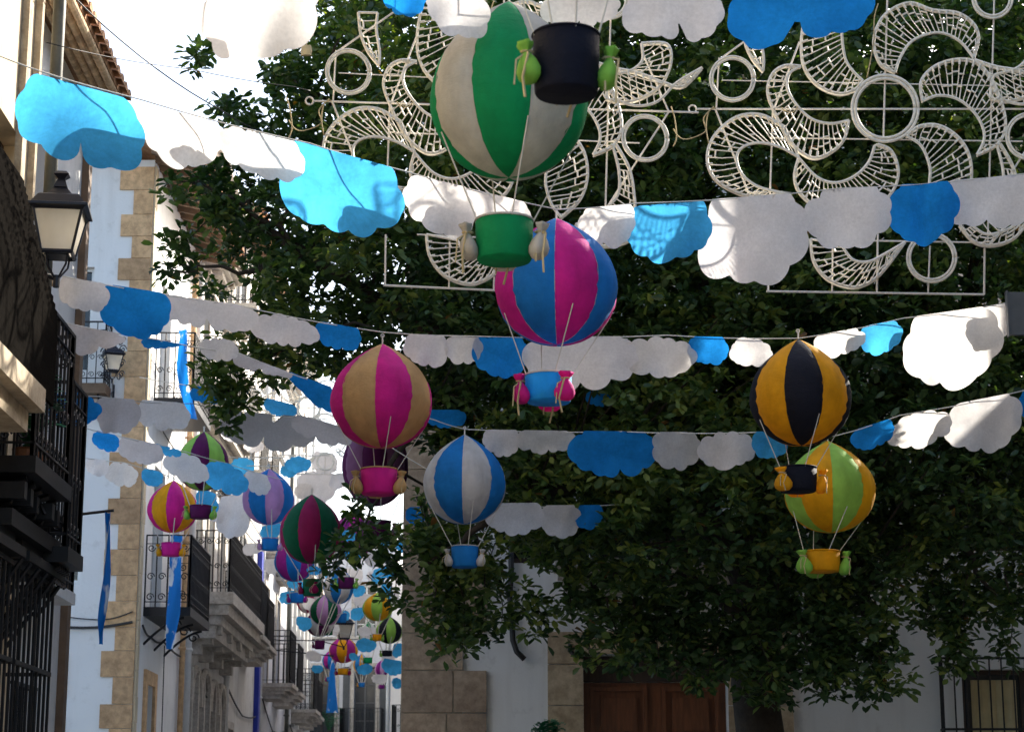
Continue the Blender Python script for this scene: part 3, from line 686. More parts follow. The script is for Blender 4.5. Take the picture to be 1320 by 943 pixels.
# ------------------------------------------------------------------ street lamps
def lantern(name, top, w, label, group, wallpt=None, ornate=False, rot=.35, arm_z=None):
    """four-sided lantern; top = finial tip, w = roof width"""
    T = Vector(top); s = w / .40
    root = thing(name, label, 'street lamp', T - Vector((0, 0, .66 * s)), group)
    q = rot + PI / 4; k = math.sqrt(2) / 2
    def sq(mb, prof): mb.lathe(T, [(r * s * k * 2 / 1, z * s) for r, z in prof], 4, rot=q)
    mb = MB(); sq(mb, [(.002, 0), (.03, -.005), (.052, -.028), (.03, -.05), (.022, -.06), (.03, -.075), (.045, -.12), (.0, -.12)]); mb.build('finial', M['lampiron'], root)
    mb = MB(); sq(mb, [(.035, -.118), (.06, -.15), (.085, -.185), (.12, -.19), (.135, -.20), (.175, -.262), (.20, -.272), (.20, -.288), (.178, -.295), (.165, -.31), (.0, -.31)]); mb.build('lamp_roof', M['lampiron'], root)
    mb = MB()
    zt, zb, rt, rb = -.30 * s, -.585 * s, .160 * s, .10 * s
    cs = [(math.cos(q + i * PI / 2), math.sin(q + i * PI / 2)) for i in range(4)]; kk = math.sqrt(2)
    for x, y in cs:
        mb.tube([T + Vector((x * rt * kk, y * rt * kk, zt)), T + Vector((x * rb * kk, y * rb * kk, zb))], .010 * s, 6)
    for r_, z_, th in ((rt, zt, .014), (rb, zb, .016)):
        mb.tube([T + Vector((cs[i % 4][0] * r_ * kk, cs[i % 4][1] * r_ * kk, z_)) for i in range(5)], th * s, 6)
    mb.lathe(T, [(rb * 1.1, zb - .015 * s), (rb * 1.1, zb)], 4, rot=q)
    mb.build('lamp_frame', M['lampiron'], root)
    for i in range(4):
        mb = MB(); a, b_ = cs[i], cs[(i + 1) % 4]; e = .985
        mb.add([T + Vector((a[0] * rt * kk * e, a[1] * rt * kk * e, zt)), T + Vector((b_[0] * rt * kk * e, b_[1] * rt * kk * e, zt)), T + Vector((b_[0] * rb * kk * e, b_[1] * rb * kk * e, zb)), T + Vector((a[0] * rb * kk * e, a[1] * rb * kk * e, zb))], [(0, 1, 2, 3)])
        mb.build('glass_pane', M['milk'], root)
    if wallpt is not None:
        Wp = Vector(wallpt); mb = MB(); base = T + Vector((0, 0, zb - .015 * s)); hub = base + Vector((0, 0, -.16 * s))
        for x, y in cs:
            mb.tube([base + Vector((x * rb, y * rb, 0)), base + Vector((x * rb * .9, y * rb * .9, -.06 * s)), base + Vector((x * rb * .3, y * rb * .3, -.13 * s)), hub], .007 * s, 5)
        mb.tube([hub + Vector((0, 0, .03)), hub - Vector((0, 0, .05 * s))], .022 * s, 8)
        arm = [hub.lerp(Wp, t_) + Vector((0, 0, .05 * s * math.sin(t_ * 2 * PI))) for t_ in [i / 12 for i in range(13)]]
        mb.tube(arm, .012 * s, 6)
        lo = Wp + Vector((0, 0, -.28 * s)); mid = hub.lerp(Wp, .35)
        low = [lo.lerp(hub + Vector((0, 0, -.2 * s)), t_) for t_ in (0, .33, .66, .9)]
        mb.tube(low, .014 * s, 6)
        d = (hub - Wp); d.z = 0; d.normalize(); c0 = lo + d * .13 * s + Vector((0, 0, -.08 * s))
        mb.tube([c0 + d * x * .07 * s + Vector((0, 0, y * .07 * s)) for x, y in scroll_pts(20, 1.6)], .010 * s, 5)
        c1 = Wp + d * .25 * s + Vector((0, 0, .06 * s))
        mb.tube([Wp + Vector((0, 0, .08)), Wp + Vector((0, 0, -.5 * s))], .022 * s, 6)
        mb.build('wall_bracket', M['lampiron'], root)
    if ornate:
        for i in range(4):
            a = q + i * PI / 2
            for zc, rs in ((-.20, .09), (-.45, .075), (-.02, .06), (-.66, .07)):
                c0 = T + Vector((math.cos(a) * .2 * s, math.sin(a) * .2 * s, zc * s)); mb = MB()
                mb.tube([c0 + Vector((math.cos(a) * x * rs * s, math.sin(a) * x * rs * s, y * rs * s)) for x, y in scroll_pts(14)], .012 * s, 4)
                mb.build('scroll', M['lampiron'], root)
    return root
YL = 12.2
tp = at(80, 221, YL); wl = FA(10.2, 0, tp.z - .80)
lantern('street_lamp', tp, .375, 'large black four-sided wall lantern with milky panes at the upper left', 'street lamps', wallpt=wl, rot=.12)
tp = at(147, 438, 30.6); lantern('street_lamp', tp, .34, 'ornate scrolled lantern in front of the quoined corner house', 'street lamps', wallpt=Vector((tp.x - .1, 31.24, tp.z - .66)), ornate=True)
tp = at(444, 786, 48); lantern('street_lamp', tp, .46, 'far lantern hanging high in the street above the pink and yellow balloon', 'street lamps', wallpt=Vector((lx(48) + .02, 48, tp.z - .55)), rot=.2)

# ------------------------------------------------------------------ tree
def tree():
    root = thing('evergreen_tree', 'huge dark evergreen tree filling the middle and right behind the hanging balloons', 'tree', (2.55, 20.6, 0))
    g = np.random.default_rng(11)
    mb = MB(); base = Vector((2.55, 20.6, 0))
    def J(px, py, Y): return at(px, py, Y)
    trunk = [base, base + Vector((.02, 0, 1.0)), base + Vector((-.02, .05, 2.2)), J(972, 880, 20.6), J(985, 760, 20.7), J(1000, 640, 20.8)]
    mb.tube(trunk, [.36, .29, .25, .235, .23, .21], 12)
    mb.build('trunk', M['bark'], root, True)
    forks = J(985, 740, 20.7), J(1000, 640, 20.8), J(960, 520, 20.8)
    limbs = [
     ([(985, 770, 20.7), (900, 640, 20.4), (780, 520, 20.2), (640, 470, 20.0), (500, 400, 19.8), (390, 330, 19.6), (320, 280, 19.5)], .20),
     ([(1000, 640, 20.8), (930, 470, 20.6), (860, 300, 20.6), (760, 120, 20.6), (640, 0, 20.5), (540, -60, 20.5)], .22),
     ([(1000, 640, 20.8), (1040, 450, 20.9), (1060, 250, 21), (1050, 60, 21), (1010, -80, 21)], .22),
     ([(1000, 660, 20.8), (1120, 520, 20.6), (1240, 400, 20.6), (1380, 260, 20.8)], .18),
     ([(900, 640, 20.4), (780, 620, 19.6), (680, 640, 19.2), (600, 690, 19.0), (540, 730, 18.9)], .09),
     ([(1080, 560, 20.8), (1180, 620, 20.2), (1240, 700, 20.0), (1290, 770, 19.9)], .09),
     ([(985, 720, 20.7), (1060, 700, 20.0), (1110, 760, 19.7), (1120, 840, 19.6)], .07),
     ([(970, 800, 20.6), (880, 740, 20.0), (800, 740, 19.6), (740, 770, 19.4)], .07),
     ([(640, 470, 20.0), (560, 520, 19.6), (500, 600, 19.4), (470, 680, 19.3)], .06),
     ([(500, 400, 19.8), (420, 430, 19.6), (350, 460, 19.5), (310, 500, 19.4)], .05),
     ([(760, 120, 20.6), (600, 160, 20.3), (460, 140, 20.2), (350, 110, 20.0)], .08),
     ([(400, 320, 19.6), (320, 270, 19.4), (270, 240, 19.3), (235, 238, 19.3)], .035),
     ([(400, 340, 19.6), (320, 350, 19.4), (270, 345, 19.3), (230, 350, 19.3)], .035),
    ]
    LP = []
    for pts, r in limbs:
        P = [J(*p) for p in pts]; Q = []
        for a_, b_ in zip(P[:-1], P[1:]):
            for i in range(4):
                Q.append(a_.lerp(b_, i / 4) + Vector(g.normal(0, .03, 3)))
        Q.append(P[-1]); n = len(Q)
        mb = MB(); mb.tube(Q, [r * (1 - .85 * i / (n - 1)) for i in range(n)], 8); mb.build('limb', M['bark'], root, True)
        LP += Q
    # crown clusters inside a traced, then deepened, outline
    poly = [(420, -90), (385, -30), (372, 50), (335, 80), (300, 100), (292, 150), (318, 185), (262, 212), (228, 238), (252, 262), (292, 300), (262, 328), (226, 345), (232, 372), (285, 385), (318, 420), (335, 455), (352, 492), (420, 474), (500, 515), (548, 560), (556, 612), (500, 640), (455, 640), (436, 690), (440, 735), (506, 752), (556, 780), (600, 815), (640, 780), (660, 720), (720, 790), (760, 840), (860, 850), (960, 870), (1010, 830), (1060, 870), (1140, 880), (1150, 850), (1110, 790), (1160, 745), (1230, 810), (1320, 800), (1400, 800), (1420, 300), (1400, -90)]
    px_ = np.array([p[0] for p in poly], float); py_ = np.array([p[1] for p in poly], float)
    def inside(x, y):
        c = np.zeros(x.shape, bool); j = len(px_) - 1
        for i in range(len(px_)):
            cond = ((py_[i] > y) != (py_[j] > y)) & (x < (px_[j] - px_[i]) * (y - py_[i]) / (py_[j] - py_[i] + 1e-9) + px_[i])
            c ^= cond; j = i
        return c
    def edge_d(x, y):
        d = np.full(x.shape, 1e9); n = len(px_)
        for i in range(n):
            j = (i + 1) % n; ax, ay, bx, by = px_[i], py_[i], px_[j], py_[j]
            t_ = np.clip(((x - ax) * (bx - ax) + (y - ay) * (by - ay)) / ((bx - ax) ** 2 + (by - ay) ** 2), 0, 1)
            d = np.minimum(d, np.hypot(x - ax - t_ * (bx - ax), y - ay - t_ * (by - ay)))
        return d
    N = 23000
    x = g.uniform(220, 1460, N); y = g.uniform(-90, 885, N)
    ok = inside(x, y); x, y = x[ok], y[ok]; d = edge_d(x, y)
    # crown half depth grows away from the outline
    half = np.clip(d / 130, .12, 1) ** .6 * 2.3
    mid = 20.3 - .5 * np.clip((600 - x) / 400, 0, 1)
    Y = mid + g.uniform(-1, 1, x.size) * half
    # clump field: sum of random waves
    def field(x, y, z, s, seed):
        q = np.random.default_rng(seed); v = 0
        for _ in range(9):
            k = q.normal(0, 1, 3); k /= np.linalg.norm(k); v = v + np.sin((k[0] * x + k[1] * y + k[2] * z) * s * q.uniform(.7, 1.6) + q.uniform(0, 6.28))
        return v / 3
    XW = (x - 660) / 2600 * Y; ZW = (1060 - y) / 2600 * Y
    f = field(XW, Y, ZW, 3.2, 3) + .9 * field(XW, Y, ZW, 7.5, 5)
    lowfade = np.clip((y - 540) / 280, 0, 1) * 1.25 + np.clip((660 - x) / 300, 0, 1) * .75 + .45 * (d < 45) + .5 * np.clip((430 - x) / 130, 0, 1) + .7 * np.exp(-((x - 690) ** 2 / 3600 + (y - 735) ** 2 / 4900)) + .5 * np.exp(-((x - 540) ** 2 / 2500 + (y - 410) ** 2 / 2500))
    keep = f > -.95 + lowfade * 1.05
    x, y, Y, d = x[keep], y[keep], Y[keep], d[keep]
    cen = np.array([at(a, b_, c) for a, b_, c in zip(x, y, Y)])
    # hanging sprays: strings of clusters along drooping twigs
    twigs = MB(); extra = []
    sprays = [(540, 640, 560, 760), (560, 690, 560, 800), (610, 690, 625, 815), (585, 750, 600, 835), (640, 740, 640, 800), (520, 720, 500, 770), (690, 760, 690, 810),
              (1010, 740, 1010, 850), (1055, 700, 1060, 880), (1090, 760, 1090, 870), (1125, 770, 1120, 890), (1100, 800, 1145, 885), (1170, 690, 1150, 790), (1200, 740, 1190, 800), (1250, 740, 1215, 860), (1020, 860, 1010, 895),
              (300, 430, 302, 520), (275, 460, 270, 500), (340, 430, 345, 490), (385, 440, 385, 480), (430, 440, 430, 480), (295, 500, 288, 545), (255, 235, 222, 245), (245, 345, 216, 348), (290, 255, 240, 320), (262, 78, 255, 80), (380, 400, 330, 445), (470, 640, 450, 700), (480, 690, 430, 735), (300, 130, 285, 150), (980, 800, 960, 860), (755, 750, 765, 845), (790, 770, 795, 852), (825, 770, 830, 838), (858, 780, 850, 862), (890, 790, 895, 866), (925, 800, 918, 880), (948, 810, 955, 895), (985, 820, 990, 885), (745, 690, 735, 790), (1035, 790, 1040, 872), (1075, 800, 1080, 892), (1300, 740, 1296, 835), (1225, 770, 1232, 850), (880, 740, 880, 845), (810, 740, 812, 835), (575, 790, 585, 838)]
    for sx, sy, ex, ey in sprays:
        yy = 19.2 + g.uniform(-.3, .3); p0, p1 = at(sx, sy, yy + .1), at(ex, ey, yy - .1)
        n = max(2, int((p0 - p1).length / .11)); pts = []
        for i in range(n + 1):
            t_ = i / n; p = p0.lerp(p1, t_) + Vector((.06 * math.sin(t_ * 3 + sx), 0, .05 * math.sin(t_ * PI)))
            pts.append(p)
            for _ in range(3 if i > n * .3 else 1): extra.append(np.array(p) + g.normal(0, .07, 3) * (1, 1, .7))
        twigs.tube(pts, [.012 * (1 - .7 * i / n) for i in range(n + 1)], 5)
    # twigs linking random clusters to nearest limb point
    lp = np.array(LP)
    for i in g.choice(len(cen), 420, replace=False):
        c = cen[i]; j = np.argmin(((lp - c) ** 2).sum(1)); a_ = Vector(lp[j]); b_ = Vector(c)
        if (a_ - b_).length > 2.6: continue
        m_ = a_.lerp(b_, .5) + Vector((0, 0, .12)) + Vector(g.normal(0, .06, 3)); twigs.tube([a_, m_, b_], [.022, .014, .006], 4)
    tag(twigs.build('twigs', M['bark'], root), kind='stuff')
    cen = np.concatenate([cen, np.array(extra)]); K = len(cen)
    NL = 15; T = K * NL
    C_ = np.repeat(cen, NL, 0); ph = g.uniform(0, 2 * PI, T); el = g.uniform(-.9, .85, T)
    D = np.stack([np.cos(ph) * np.cos(el), np.sin(ph) * np.cos(el), np.sin(el)], 1)
    Cp = C_ + D * g.uniform(.0, .08, (T, 1)) + g.normal(0, .028, (T, 3))
    L = g.uniform(.078, .135, (T, 1)); W = L * g.uniform(.44, .6, (T, 1))
    S = np.cross(D, np.array([0, 0, 1.0]) + g.normal(0, .5, (T, 3))); S /= np.linalg.norm(S, axis=1, keepdims=True) + 1e-9
    Nn = np.cross(S, D); droop = -Nn * L * .10
    V = np.stack([Cp, Cp + D * L * .38 + S * W * .42 + Nn * L * .05, Cp + D * L * .75 + S * W * .46 + Nn * L * .04, Cp + D * L + droop, Cp + D * L * .75 - S * W * .46 + Nn * L * .04, Cp + D * L * .38 - S * W * .42 + Nn * L * .05], 1)
    # mid-rib verts give each leaf a fold: use two quads -> 2 tris each side
    V = V.reshape(-1, 3) - np.array(root['_o'])
    me = bpy.data.meshes.new('crown'); me.vertices.add(T * 6); me.vertices.foreach_set('co', V.ravel().astype('f'))
    tri = np.array([[0, 1, 2, 3], [0, 3, 4, 5]]); idx = (np.arange(T)[:, None, None] * 6 + tri[None]).reshape(-1)
    me.loops.add(len(idx)); me.loops.foreach_set('vertex_index', idx.astype('i'))
    me.polygons.add(T * 2); me.polygons.foreach_set('loop_start', np.arange(0, T * 8, 4).astype('i')); me.polygons.foreach_set('loop_total', np.full(T * 2, 4, 'i'))
    me.update(calc_edges=True)
    tint = np.clip(np.repeat(np.repeat(g.normal(.44, .22, K), NL) + g.normal(0, .17, T), 2), 0, .98)
    lf = field(cen[:, 0], cen[:, 1], cen[:, 2], 1.6, 17); tint = np.clip(tint + np.repeat(np.repeat(lf * .16, NL), 2), 0, .98)
    aut = np.repeat(g.random(T) < .004, 2); tint[aut] = 1
    at_ = me.attributes.new('tint', 'FLOAT', 'FACE'); at_.data.foreach_set('value', tint.astype('f'))
    me.materials.append(M['leaf'])
    o = bpy.data.objects.new('crown', me); COL.objects.link(o); o.parent = root
    return root
tree()

# ------------------------------------------------------------------ cords and clouds
CORDS = {}
def cordline(key, pts, label, r=.004, name='cord', cat='cord', build=True, group='cords strung across the street', mat=None):
    CORDS[key] = pts
    if not build: return
    P = []
    for (x0, y0, Y0), (x1, y1, Y1) in zip(pts[:-1], pts[1:]):
        n = 5
        for i in range(n):
            t_ = i / n; q = at(x0 + (x1 - x0) * t_, y0 + (y1 - y0) * t_, Y0 + (Y1 - Y0) * t_); L_ = (at(x0, y0, Y0) - at(x1, y1, Y1)).length
            P.append(q - Vector((0, 0, .012 * L_ * math.sin(PI * t_))))
    P.append(at(*pts[-1])); mb = MB(); mb.tube(P, r, 5)
    tag(mb.build(name, mat or M['cord'], None, True, origin=tuple(P[0])), label, cat, group)
def on_cord(key, px):
    pts = CORDS[key]
    for (x0, y0, Y0), (x1, y1, Y1) in zip(pts[:-1], pts[1:]):
        if x0 <= px <= x1 or (x1, y1, Y1) == pts[-1]:
            t_ = (px - x0) / (x1 - x0); t_ = max(0, min(1, t_)) if px <= x1 else 1
            return y0 + (y1 - y0) * t_, Y0 + (Y1 - Y0) * t_, (y1 - y0) / (x1 - x0)
cg = random.Random(21)
def cloud(cx, w, y0, y1, Y, colour, label, slope=0, flat=True, fold=0, yaw=0, twist=0, seed=None, taper=0, curl=.06):
    """felt cloud: photo column of its middle, width, top and bottom rows, distance"""
    g = random.Random(seed if seed is not None else cg.random())
    c = at(cx, (y0 + y1) / 2, Y); W = w * Y / FPX * 1.03; H = (y1 - y0) * Y / FPX * 1.03
    W3 = W / max(.3, math.cos(yaw))
    # lobes on an ellipse
    n = max(6, round(5 + 3.2 * W / H + g.random() * 1.2)); lobes = []
    a0 = g.random() * 6
    for i in range(n):
        a = a0 + 2 * PI * i / n + g.uniform(-.13, .13); rr = g.uniform(.22, .33)
        lobes.append((math.cos(a) * (.5 - rr * .5 * min(1, H / W)) * W3 * .94, math.sin(a) * (.5 - rr * .55) * H * .98, rr * min(H, W3) * g.uniform(.85, 1.05)))
    NT, NR = 110, 7; rad = []
    for i in range(NT):
        t_ = 2 * PI * i / NT; dx, dz = math.cos(t_), math.sin(t_); best = .25 * min(H, W3)
        for lx_, lz_, lr in lobes:
            bq = lx_ * dx + lz_ * dz; cq = lx_ * lx_ + lz_ * lz_ - lr * lr; disc = bq * bq - cq
            if disc > 0: best = max(best, bq + math.sqrt(disc))
        rad.append(best)
    xs = [r_ * math.cos(2 * PI * i / NT) for i, r_ in enumerate(rad)]; zs = [r_ * math.sin(2 * PI * i / NT) for i, r_ in enumerate(rad)]
    mx_, Mx_, mz_, Mz_ = min(xs), max(xs), min(zs), max(zs)
    sx = W3 / (Mx_ - mx_); zcut = H / 2 if flat else 1e9
    sz = H * (1.16 if flat else 1) / (Mz_ - mz_); zoff = -H / 2 - mz_ * sz
    ph = [g.random() * 6 for _ in range(4)]; am = curl * min(W, H) * 2.6
    sl = slope * 1.0
    def P(x, z):
        x = (x - (mx_ + Mx_) / 2 * 0) * sx - (mx_ + Mx_) / 2 * sx; z = z * sz + zoff
        if z > zcut: z = zcut
        v = (H / 2 - z) / H; u = x / W3
        if taper: z = H / 2 - (H / 2 - z) * (1 - taper * max(0, min(1, (u + .5) if taper > 0 else (.5 - u))) ** 1.0) if taper > 0 else H / 2 - (H / 2 - z) * (1 + taper * max(0, min(1, .5 - u)))
        y = am * (math.sin(u * 4 + ph[0]) * v + .5 * math.sin(u * 9 + ph[1] + v * 2) * v + .35 * math.sin(v * 3 + ph[2]))
        if fold: y += fold * W * max(0, 1 - abs(u - .02) / .22) * (.3 + .7 * v)
        if twist:
            a_ = twist * v; y, x = y * math.cos(a_) + x * math.sin(a_), x * math.cos(a_) - y * math.sin(a_)
        xr = x * math.cos(yaw) - y * math.sin(yaw); yr = x * math.sin(yaw) + y * math.cos(yaw)
        return c + Vector((xr, yr, z - sl * xr))
    mb = MB(); vs = [P(0, 0)]; 
    for r_ in range(1, NR + 1):
        for i in range(NT): vs.append(P(xs[i] * r_ / NR, zs[i] * r_ / NR))
    fs = [(0, 1 + i, 1 + (i + 1) % NT) for i in range(NT)]
    for r_ in range(NR - 1):
        a_ = 1 + r_ * NT; b_ = a_ + NT
        fs += [(a_ + i, b_ + i, b_ + (i + 1) % NT, a_ + (i + 1) % NT) for i in range(NT)]
    mb.add(vs, fs)
    o = mb.build('cloud_pennant', M['cloud_' + colour], None, True, origin=tuple(c))
    return tag(o, label, 'cloud decoration', 'felt clouds on the cords')
def cc(key, cx, w, y1, colour, label, top=0, **kw):
    y0, Y, s = on_cord(key, cx)
    y0 += top
    sl = kw.pop('slope', s)
    return cloud(cx, w, y0, y1, Y + kw.pop('dy', -.02), colour, label, slope=sl, **kw)

# cord 0 : above the frame
cordline('0', [(150, -190, 6.8), (410, -60, 7.6), (660, -6, 8.6), (940, -16, 8.8), (1330, -70, 9.0)], 'cord crossing just above the top edge that carries the green and white balloon', .004)
cloud(335, 160, -75, 93, 7.2, 'white', 'big glowing white cloud hanging against the sky at the top left', slope=-.25, flat=False, seed=3)
cc('0', 520, 64, 27, 'blue', 'blue cloud cut off by the top edge left of the green and white balloon', seed=8)
cc('0', 590, 88, 52, 'grey', 'grey-white cloud touching the left shoulder of the green and white balloon', seed=9)
cc('0', 748, 108, 38, 'white', 'white cloud behind the strings above the black basket', seed=12)
cc('0', 868, 138, 57, 'grey', 'pale grey cloud at the top edge between the black basket and a blue cloud', seed=13)
cc('0', 1034, 200, 62, 'blue', 'wide deep blue cloud at the top edge above the large wire ring', seed=17)
# cord 1
cordline('1', [(-40, 55, 9.3), (40, 88, 9.5), (180, 128, 9.8), (400, 185, 10.4), (520, 220, 10.8), (718, 270, 11.4), (820, 262, 11.7), (1080, 243, 12.2), (1320, 224, 12.6), (1440, 210, 12.9)], 'long cord sagging from the upper left wall to the pink and blue balloon', .0038)
cc('1', 100, 176, 220, 'light', 'largest pale blue sunlit cloud directly above the wall lantern', seed=31, curl=.09)
cc('1', 232, 112, 218, 'white', 'cream white cloud right of the cloud above the wall lantern', seed=32)
cc('1', 336, 116, 232, 'white', 'glowing white cloud on the top cord next to the tree edge', seed=33)
cc('1', 440, 168, 303, 'light', 'large bright blue cloud overlapping the left light frame', seed=34, curl=.08)
cc('1', 566, 96, 307, 'white', 'white cloud beneath the green and white balloon left of the green basket', seed=35)
cc('1', 640, 96, 300, 'white', 'overexposed white cloud right above the green basket', seed=36)
cc('1', 782, 76, 320, 'white', 'small glowing white cloud right of the pink and blue balloon', seed=37)
cc('1', 862, 116, 345, 'light', 'dappled light blue cloud below the middle of the two light frames', seed=38)
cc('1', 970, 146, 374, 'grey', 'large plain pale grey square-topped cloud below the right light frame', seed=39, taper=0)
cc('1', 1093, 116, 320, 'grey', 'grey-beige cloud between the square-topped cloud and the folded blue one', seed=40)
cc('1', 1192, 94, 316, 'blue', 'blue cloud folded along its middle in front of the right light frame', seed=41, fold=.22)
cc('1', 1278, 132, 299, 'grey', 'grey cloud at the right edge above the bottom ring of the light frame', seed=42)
# cord 2
cordline('2', [(40, 348, 12.4), (80, 356, 12.6), (300, 392, 13.2), (493, 428, 14.0), (600, 433, 14.0), (860, 432, 14.0), (1030, 436, 14.0), (1165, 410, 14.4), (1300, 390, 14.8), (1460, 372, 15.2)], 'middle cord carrying the pink and tan balloon and the yellow and black balloon', .0042)
cc('2', 108, 68, 402, 'grey', 'small lilac grey cloud just below the wall lantern', seed=51)
cc('2', 172, 98, 434, 'blue', 'strong blue cloud right below the wall lantern', seed=52)
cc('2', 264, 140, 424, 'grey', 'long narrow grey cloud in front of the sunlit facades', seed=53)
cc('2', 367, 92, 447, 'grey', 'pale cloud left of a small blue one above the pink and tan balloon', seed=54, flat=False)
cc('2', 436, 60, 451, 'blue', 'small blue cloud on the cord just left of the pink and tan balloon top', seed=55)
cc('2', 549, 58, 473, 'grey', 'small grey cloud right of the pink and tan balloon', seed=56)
cc('2', 598, 50, 470, 'white', 'small white cloud left of the blue one under the pink and blue balloon', seed=57)
cc('2', 646, 76, 487, 'blue', 'blue cloud at the lower left of the pink and blue balloon', seed=58)
cc('2', 748, 150, 506, 'grey', 'broad grey cloud directly behind the strings of the pink and blue balloon', seed=59)
cc('2', 849, 100, 486, 'white', 'creamy lobed cloud right of the pink and blue balloon strings', seed=60, flat=False, dy=-.06)
cc('2', 913, 54, 470, 'blue', 'small blue cloud between two pale clouds on the middle cord', seed=61)
cc('2', 968, 56, 474, 'grey', 'small grey cloud left of the yellow and black balloon', seed=62, flat=False)
cc('2', 1082, 68, 460, 'white', 'glowing white cloud just right of the yellow and black balloon', seed=63)
cc('2', 1135, 58, 457, 'light', 'small pale blue cloud beside the big white cloud on the right', seed=64)
cc('2', 1228, 128, 500, 'white', 'largest white sunlit cloud hanging at the right below the light frame', seed=65)
cc('2', 1290, 62, 437, 'white', 'small bright white cloud next to the dark board at the right edge', seed=66, dy=-.05)
# cord 3 left + right
cordline('3', [(30, 405, 13.8), (80, 415, 14.2), (200, 437, 14.8), (310, 456, 15.2), (430, 500, 15.8), (560, 541, 16.6), (600, 553, 17.2), (800, 556, 17.0), (1000, 556, 16.4), (1075, 562, 15.7), (1160, 535, 16.2), (1320, 503, 16.6), (1460, 478, 17)], 'lower cord carrying the blue and white balloon and the green and yellow balloon', .0045)
cc('3', 116, 92, 470, 'dark', 'shaded grey cloud drooping in front of the quoined corner house', seed=71, taper=.6)
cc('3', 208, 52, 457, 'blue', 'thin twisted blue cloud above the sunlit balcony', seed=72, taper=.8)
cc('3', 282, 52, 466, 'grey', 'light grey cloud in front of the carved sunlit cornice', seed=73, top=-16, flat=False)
cc('3', 338, 78, 488, 'dark', 'darkly shaded cloud sloping down towards a bright blue one', seed=74, taper=.5)
cc('3', 402, 72, 536, 'blue', 'bright blue drooping cloud touching the left side of the pink and tan balloon', seed=75, taper=-.8)
cc('3', 647, 50, 588, 'grey', 'small grey cloud right of the blue and white balloon top', seed=76)
cc('3', 704, 76, 585, 'white', 'pale cloud beneath the sky blue basket', seed=77)
cc('3', 790, 116, 615, 'blue', 'large saturated blue cloud in front of the dark tree centre', seed=78)
cc('3', 873, 64, 605, 'white', 'white cloud just right of the large saturated blue cloud', seed=79)
cc('3', 937, 76, 606, 'grey', 'rounded pale cloud left of the yellow and black balloon bottom', seed=80, flat=False)
cc('3', 992, 46, 590, 'light', 'little bright blue cloud under the yellow and black balloon', seed=81)
cc('3', 1125, 58, 579, 'blue', 'blue cloud just right of the green and yellow balloon top', seed=82)
cc('3', 1186, 82, 578, 'white', 'pale cloud between a blue cloud and the broad grey one at the right', seed=83, flat=False)
cc('3', 1268, 104, 584, 'grey', 'broad grey cloud at the right below the biggest sunlit cloud', seed=84)
cc('3', 1338, 52, 545, 'blue', 'blue cloud cut off by the right edge', seed=85)
# cord 4
cordline('4', [(180, 486, 21.0), (275, 500, 20.6), (310, 530, 20.2), (400, 538, 19.0), (480, 560, 18.6), (560, 610, 18.4), (640, 652, 18.3), (800, 650, 18.4), (835, 640, 19.6)], 'cord dipping through the leaves behind the blue and white balloon', .0045)
cc('4', 275, 60, 527, 'blue', 'dark blue cloud bent over the carved balcony cornice', seed=91, taper=.4)
cc('4', 345, 124, 580, 'dark', 'darkest grey cloud left of the pink and tan balloon', seed=92)
cc('4', 415, 80, 572, 'dark', 'brown-grey cloud partly behind the pink and tan balloon', seed=93)
cloud(361, 44, 517, 537, 22, 'light', 'small blue cloud tilted above the darkest grey cloud', slope=.25, seed=94)
cc('4', 664, 76, 691, 'grey', 'grey cloud half hidden by leaves right of the blue and white balloon', seed=95, top=-4)
cc('4', 722, 56, 693, 'grey', 'small dim grey cloud behind tree leaves below the large saturated blue cloud', seed=96)
cc('4', 759, 38, 683, 'blue', 'small dim blue cloud behind tree leaves below the large saturated blue cloud', seed=97)
cloud(772, 34, 504, 524, 18.4, 'blue', 'dim blue scrap of cloud behind the pink sack of the sky blue basket', seed=98)
cloud(575, 52, 528, 552, 18.8, 'blue', 'dim blue cloud in the leaves above the blue and white balloon', seed=99)
cloud(536, 26, 653, 678, 23.0, 'blue', 'little blue cloud behind leaves left of the blue and white balloon', seed=100)
# cord 5..9 down the street
cordline('5', [(40, 500, 16.5), (62, 505, 16.8), (130, 511, 17.6), (250, 520, 19.5), (300, 532, 20.1)], 'cord behind the dark balcony railing on the left', .0045)
cc('5', 96, 72, 548, 'blue', 'deep blue cloud seen through the iron balcony bars', seed=111, flat=False, top=-3)
cc('5', 151, 60, 560, 'dark', 'grey cloud beside the deep blue one behind the iron balcony', seed=112)
cc('5', 210, 70, 556, 'grey', 'pale grey cloud below the second floor balcony', seed=113)
cordline('6', [(100, 548, 22), (150, 561, 22.8), (215, 575, 23.6), (240, 582, 24), (290, 596, 24.6), (335, 610, 25), (365, 618, 25.4)], 'cord with clouds crossing over the purple and lime balloon', .0055)
cc('6', 136, 36, 581, 'blue', 'small blue cloud above the round white cloud at left', seed=121)
cc('6', 181, 60, 598, 'dark', 'dark grey cloud right of a small blue one at left', seed=122)
cc('6', 216, 36, 588, 'light', 'thin light blue cloud left of the purple and lime balloon top', seed=123)
cc('6', 240, 60, 622, 'grey', 'grey cloud hiding the left of the purple and lime balloon', seed=124, top=2, flat=False)
cc('6', 290, 62, 636, 'light', 'bright blue lobed cloud on the right flank of the purple and lime balloon', seed=125, flat=False)
cc('6', 332, 34, 638, 'grey', 'small grey cloud just left of the lilac and blue balloon', seed=126)
cordline('7', [(98, 588, 26), (160, 596, 26.6), (200, 606, 27.2), (267, 632, 28.6), (285, 638, 29)], 'cord carrying the round white cloud at left', .006)
cc('7', 157, 42, 627, 'white', 'round white cloud in front of the beige quoin stones', seed=131, flat=False)
cc('7', 125, 30, 614, 'grey', 'grey cloud partly behind the iron balcony post', seed=132)
